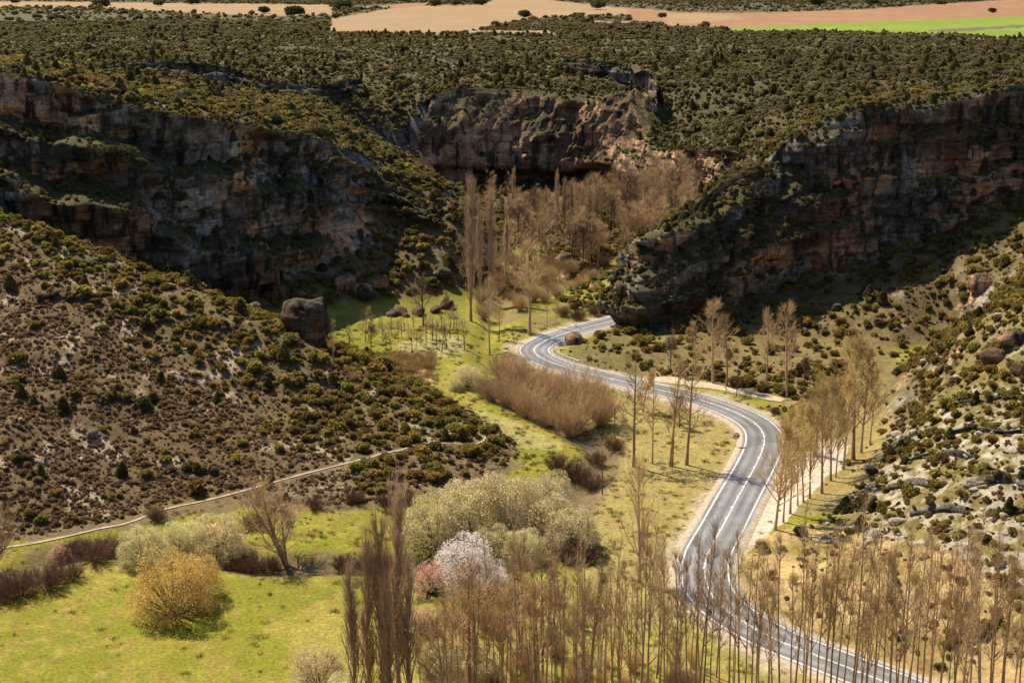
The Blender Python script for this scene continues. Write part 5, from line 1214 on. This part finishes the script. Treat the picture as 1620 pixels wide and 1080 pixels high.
# dark scree boulders on the talus below the cliffs, as single things
xs, ys_ = fan(9000, 300, 400, .4); zs, U, V, sl = zones(xs, ys_)
k = (zs > 1.5) & (zs < 20) & (sl < 1.2) & free(xs, ys_) & (rng.random(len(xs)) < .05); 
for a, b, c in list(zip(xs[k], ys_[k], zs[k]))[:80]:
    q = rng.gamma(2.5, .36); o = link_mesh('scree_boulder', ROCKS[rng.integers(5)]); o.location = (a, b, c + .2 * q); o.rotation_euler = (rng.normal(0, .2), rng.normal(0, .2), rng.uniform(0, 6.28)); o.scale = (q,) * 3
    tag(o, 'weathered boulder lying on the talus below the gorge cliffs', 'boulder', 'boulders on the talus below the cliffs')

# ------------------------------------------------------------------ roadside things
M_STEEL = simple_mat('galvanised_steel', (0.45, 0.46, 0.47), 0.4, 0.1, 3, metal=0.7)
M_SIGNBACK = simple_mat('sign_back_grey', (0.16, 0.165, 0.17), 0.6, 0.1, 3, metal=0.3)
M_WHITE = simple_mat('sign_white', (0.8, 0.8, 0.78), 0.5, 0.05); M_RED = simple_mat('sign_red', (0.55, 0.03, 0.025), 0.5, 0.05); M_BLACK = simple_mat('sign_black', (0.02, 0.02, 0.02), 0.5, 0.05)
M_WOOD = simple_mat('weathered_pole_wood', (0.13, 0.095, 0.065), 0.9, 0.3, 3)
def disc(b, c, r, th, axis, seg=28, mat=0, r_in=0.0):
    """flat disc or ring with thickness facing along axis"""
    ax = unit(np.asarray(axis, float)); u = unit(np.cross([0, 0, 1.0], ax)); w = np.cross(ax, u); t = np.arange(seg) * 2 * np.pi / seg
    d = np.cos(t)[:, None] * u + np.sin(t)[:, None] * w; c = np.asarray(c, float)
    rings = [c + d * max(r_in, .001) + ax * th, c + d * r + ax * th, c + d * r - ax * th, c + d * max(r_in, .001) - ax * th]
    V = np.vstack(rings); q = []
    for k in range(4):
        for i in range(seg): j = (i + 1) % seg; a, e = k * seg, ((k + 1) % 4) * seg; q.append([a + i, e + i, e + j, a + j])
    b.V.append(V); b.Q.append(np.array(q) + b.n); b.M.append(np.full(len(q), mat)); b.n += len(V)
def box(b, c, ex, ey, ez, mat=0):
    """box from centre and three half axes"""
    c, ex, ey, ez = (np.asarray(q, float) for q in (c, ex, ey, ez)); V = np.array([c + i * ex + j * ey + k * ez for i in (-1, 1) for j in (-1, 1) for k in (-1, 1)])
    q = np.array([[0, 1, 3, 2], [4, 6, 7, 5], [0, 4, 5, 1], [2, 3, 7, 6], [0, 2, 6, 4], [1, 5, 7, 3]]); b.V.append(V); b.Q.append(q + b.n); b.M.append(np.full(6, mat)); b.n += 8
def post(name, base, h, r, mat, parent, lean=(0, 0), sides=8):
    b = MB(); b.tubes(np.array([[0, 0, -.3], [lean[0] * .5, lean[1] * .5, h * .5], [lean[0], lean[1], h]]), np.array([r, r * .95, r * .85]), sides)
    disc(b, (lean[0], lean[1], h), r * .85, .01, (lean[0] * .01, 0.01, 1.0), sides); return link_mesh(name, b.mesh(name, [mat]), parent)
# no-overtaking sign at the bend
bs = g1(1164, 707); e = empty('road_sign', bs); tag(e, 'round white no overtaking sign with red ring on a post inside the bend', 'road sign')
post('post', bs, 2.0, .045, M_STEEL, e)
fv = np.array([0.25, -1, 0.0]); ax = unit(fv); uu_ = unit(np.cross([0, 0, 1.0], ax)); ctr = np.array([0, 0, 2.05]) + ax * .07
b = MB(); disc(b, ctr, .62, .015, ax); link_mesh('plate', b.mesh('plate', [M_WHITE]), e)
b = MB(); disc(b, ctr + ax * .022, .62, .006, ax, r_in=.49); link_mesh('red_ring', b.mesh('red_ring', [M_RED]), e)
for sx, m in ((-.22, M_RED), (.22, M_BLACK)):
    b = MB(); z_ = np.array([0, 0, 1.0])
    box(b, ctr + ax * .022 + uu_ * sx - z_ * .05, uu_ * .16, ax * .005, z_ * .09); box(b, ctr + ax * .022 + uu_ * sx + z_ * .095, uu_ * .11, ax * .005, z_ * .053)
    for q in (-.1, .1): box(b, ctr + ax * .022 + uu_ * (sx + q) - z_ * .175, uu_ * .035, ax * .005, z_ * .033)
    link_mesh('car_symbol', b.mesh('car_symbol', [m]), e)
# the same kind of sign seen from behind at the lower bend
bs = g1(1121, 992); e = empty('road_sign', bs); tag(e, 'round road sign seen from behind, dark grey disc at the lower bend', 'road sign')
post('post', bs, 2.15, .045, M_STEEL, e)
ax = unit(np.array([-.3, 1.0, 0])); b = MB(); disc(b, np.array([0, 0, 1.95]) + ax * .065, .47, .015, ax); link_mesh('plate', b.mesh('plate', [M_SIGNBACK]), e)
b = MB(); box(b, np.array([0, 0, 1.95]) + ax * .045, unit(np.cross([0, 0, 1.0], ax)) * .2, ax * .004, np.array([0, 0, .03])); link_mesh('bracket', b.mesh('bracket', [M_STEEL]), e)
# poles
for u, v, vt, r, m, lab in [(972, 694, 645, .10, M_WOOD, 'weathered wooden pole beside the largest osier'), (953, 782, 726, .10, M_WOOD, 'weathered wooden pole beside the stream bank'), (929, 872, 818, .14, M_BLACK, 'short black pole at the right edge of the great willow clump')]:
    bs = g1(u, v); o = post('wooden_pole' if m is M_WOOD else 'black_pole', bs, hgt(bs, vt), r, m, None, (rng.normal(0, .08), 0)); o.location = bs; tag(o, lab, 'pole')
for u, v, lab in [(911, 517, 'white marker post with dark band on the far side of the upper road'), (1083, 598, 'white marker post at the mouth of the track')]:
    bs = g1(u, v); e = empty('marker_post', bs); b = MB(); box(b, (0, 0, .42), (.11, 0, 0), (0, .07, 0), (0, 0, .55)); link_mesh('body', b.mesh('body', [M_WHITE]), e)
    b = MB(); box(b, (0, 0, .72), (.114, 0, 0), (0, .074, 0), (0, 0, .09)); link_mesh('dark_band', b.mesh('dark_band', [M_BLACK]), e); tag(e, lab, 'marker post')
# guardrail on the inside of the upper bend
gp = spline([at_z(u, v, ROAD_Z)[:2] for u, v in [(872, 552), (874, 559), (884, 566), (896, 571), (910, 576)]], 60)
j_ = [np.hypot(*(road_c - p).T).argmin() for p in gp]; t_ = np.gradient(road_c, axis=0); t_ /= np.hypot(t_[:, 0], t_[:, 1])[:, None]; n_ = np.stack([t_[:, 1], -t_[:, 0]], 1)
i0, i1 = min(j_), max(j_); gr = road_c[i0:i1 + 1]; sd = np.sign(((gp[len(gp) // 2] - road_c[j_[len(gp) // 2]]) * n_[j_[len(gp) // 2]]).sum()) or 1
gr = spline(gr + n_[i0:i1 + 1] * 4.1 * sd, 70)
e = empty('guardrail', (gr[0][0], gr[0][1], ROAD_Z)); tag(e, 'steel guardrail on posts round the inside of the upper road bend', 'guardrail')
rel_ = np.c_[gr - gr[0], np.zeros(len(gr))]; tg = np.gradient(gr, axis=0); tg /= np.hypot(tg[:, 0], tg[:, 1])[:, None]; nn_ = np.c_[tg[:, 1], -tg[:, 0], np.zeros(len(tg))]
prof_ = [(.02, .45), (.06, .52), (.0, .60), (.06, .68), (.02, .75), (-.02, .75), (.02, .68), (-.04, .60), (.02, .52), (-.02, .45)]
V = np.stack([rel_ + nn_ * a + np.array([0, 0, z]) for a, z in prof_], 1); k = len(prof_); ii = np.arange(len(gr) - 1)[:, None] * k
q = np.stack([ii + np.arange(k), ii + k + np.arange(k), ii + k + (np.arange(k) + 1) % k, ii + (np.arange(k) + 1) % k], -1).reshape(-1, 4)
link_mesh('beam', mesh_np('beam', V.reshape(-1, 3), q, mat=M_STEEL), e)
pm = MB(); box(pm, (0, 0, .2), (.05, 0, 0), (0, .07, 0), (0, 0, .5)); pm = pm.mesh('post', [M_STEEL])
for i in range(0, len(gr), 7):
    o = link_mesh('post', pm, e); o.location = rel_[i] - nn_[i] * .1; o.rotation_euler = (0, 0, math.atan2(tg[i][1], tg[i][0]))

# ------------------------------------------------------------------ tufts that break up the meadow
L_TUFT = leaf_mat('grass_blades', (0.2, 0.19, 0.025), (0.38, 0.31, 0.08), 0.45, 0.3, 0.03)
def tuft_mesh(n=40, h=.35):
    b = MB(); a = rng.uniform(0, 6.28, n); r = rng.random(n) * .55; c = np.stack([r * np.cos(a), r * np.sin(a), np.zeros(n)], 1); d = np.stack([np.cos(a) * .5, np.sin(a) * .5, np.ones(n)], 1) + rng.normal(0, .25, (n, 3)); d = unit(d)
    P = c[:, None] + d[:, None] * (np.array([0, .55, 1.0])[None, :, None] * h * rng.uniform(.6, 1.3, (n, 1, 1))); b.tubes(P, np.array([.022, .016, .006])[None].repeat(n, 0), 3); return b.mesh('grass_tuft', [L_TUFT])
TF = [tuft_mesh() for _ in range(3)]
th = [bushy('grass_tuft', TF[i], *p, 1.2, t, 'grass') for i, (p, t) in enumerate([((180, 1010), 'tall grass tuft on the meadow left of the golden willow shadow'), ((420, 985), 'tall grass tuft on the meadow right of the golden willow'), ((1050, 790), 'tall grass tuft on the dry lawn left of the straight road')])]
for o in th: o['kind'] = 'stuff'
x, y = fan(60000, 145, 330); z, U, V, sl = zones(x, y)
k = (z < 1.1) & (U < 1250) & free(x, y) & (rng.random(len(x)) < np.where((U < 560) & (V > 870), .12, .9) * (.12 + .6 * smooth(-.1, .4, fbm(x / 4, y / 4, 3, 71)))); x, y, z = x[k], y[k], z[k]
scatter('meadow_grass', 'longer grass tufts all over the valley meadows', np.stack([x, y, z - .02], 1), rng.gamma(4, .17, len(x)).clip(.3, 1.4), th)
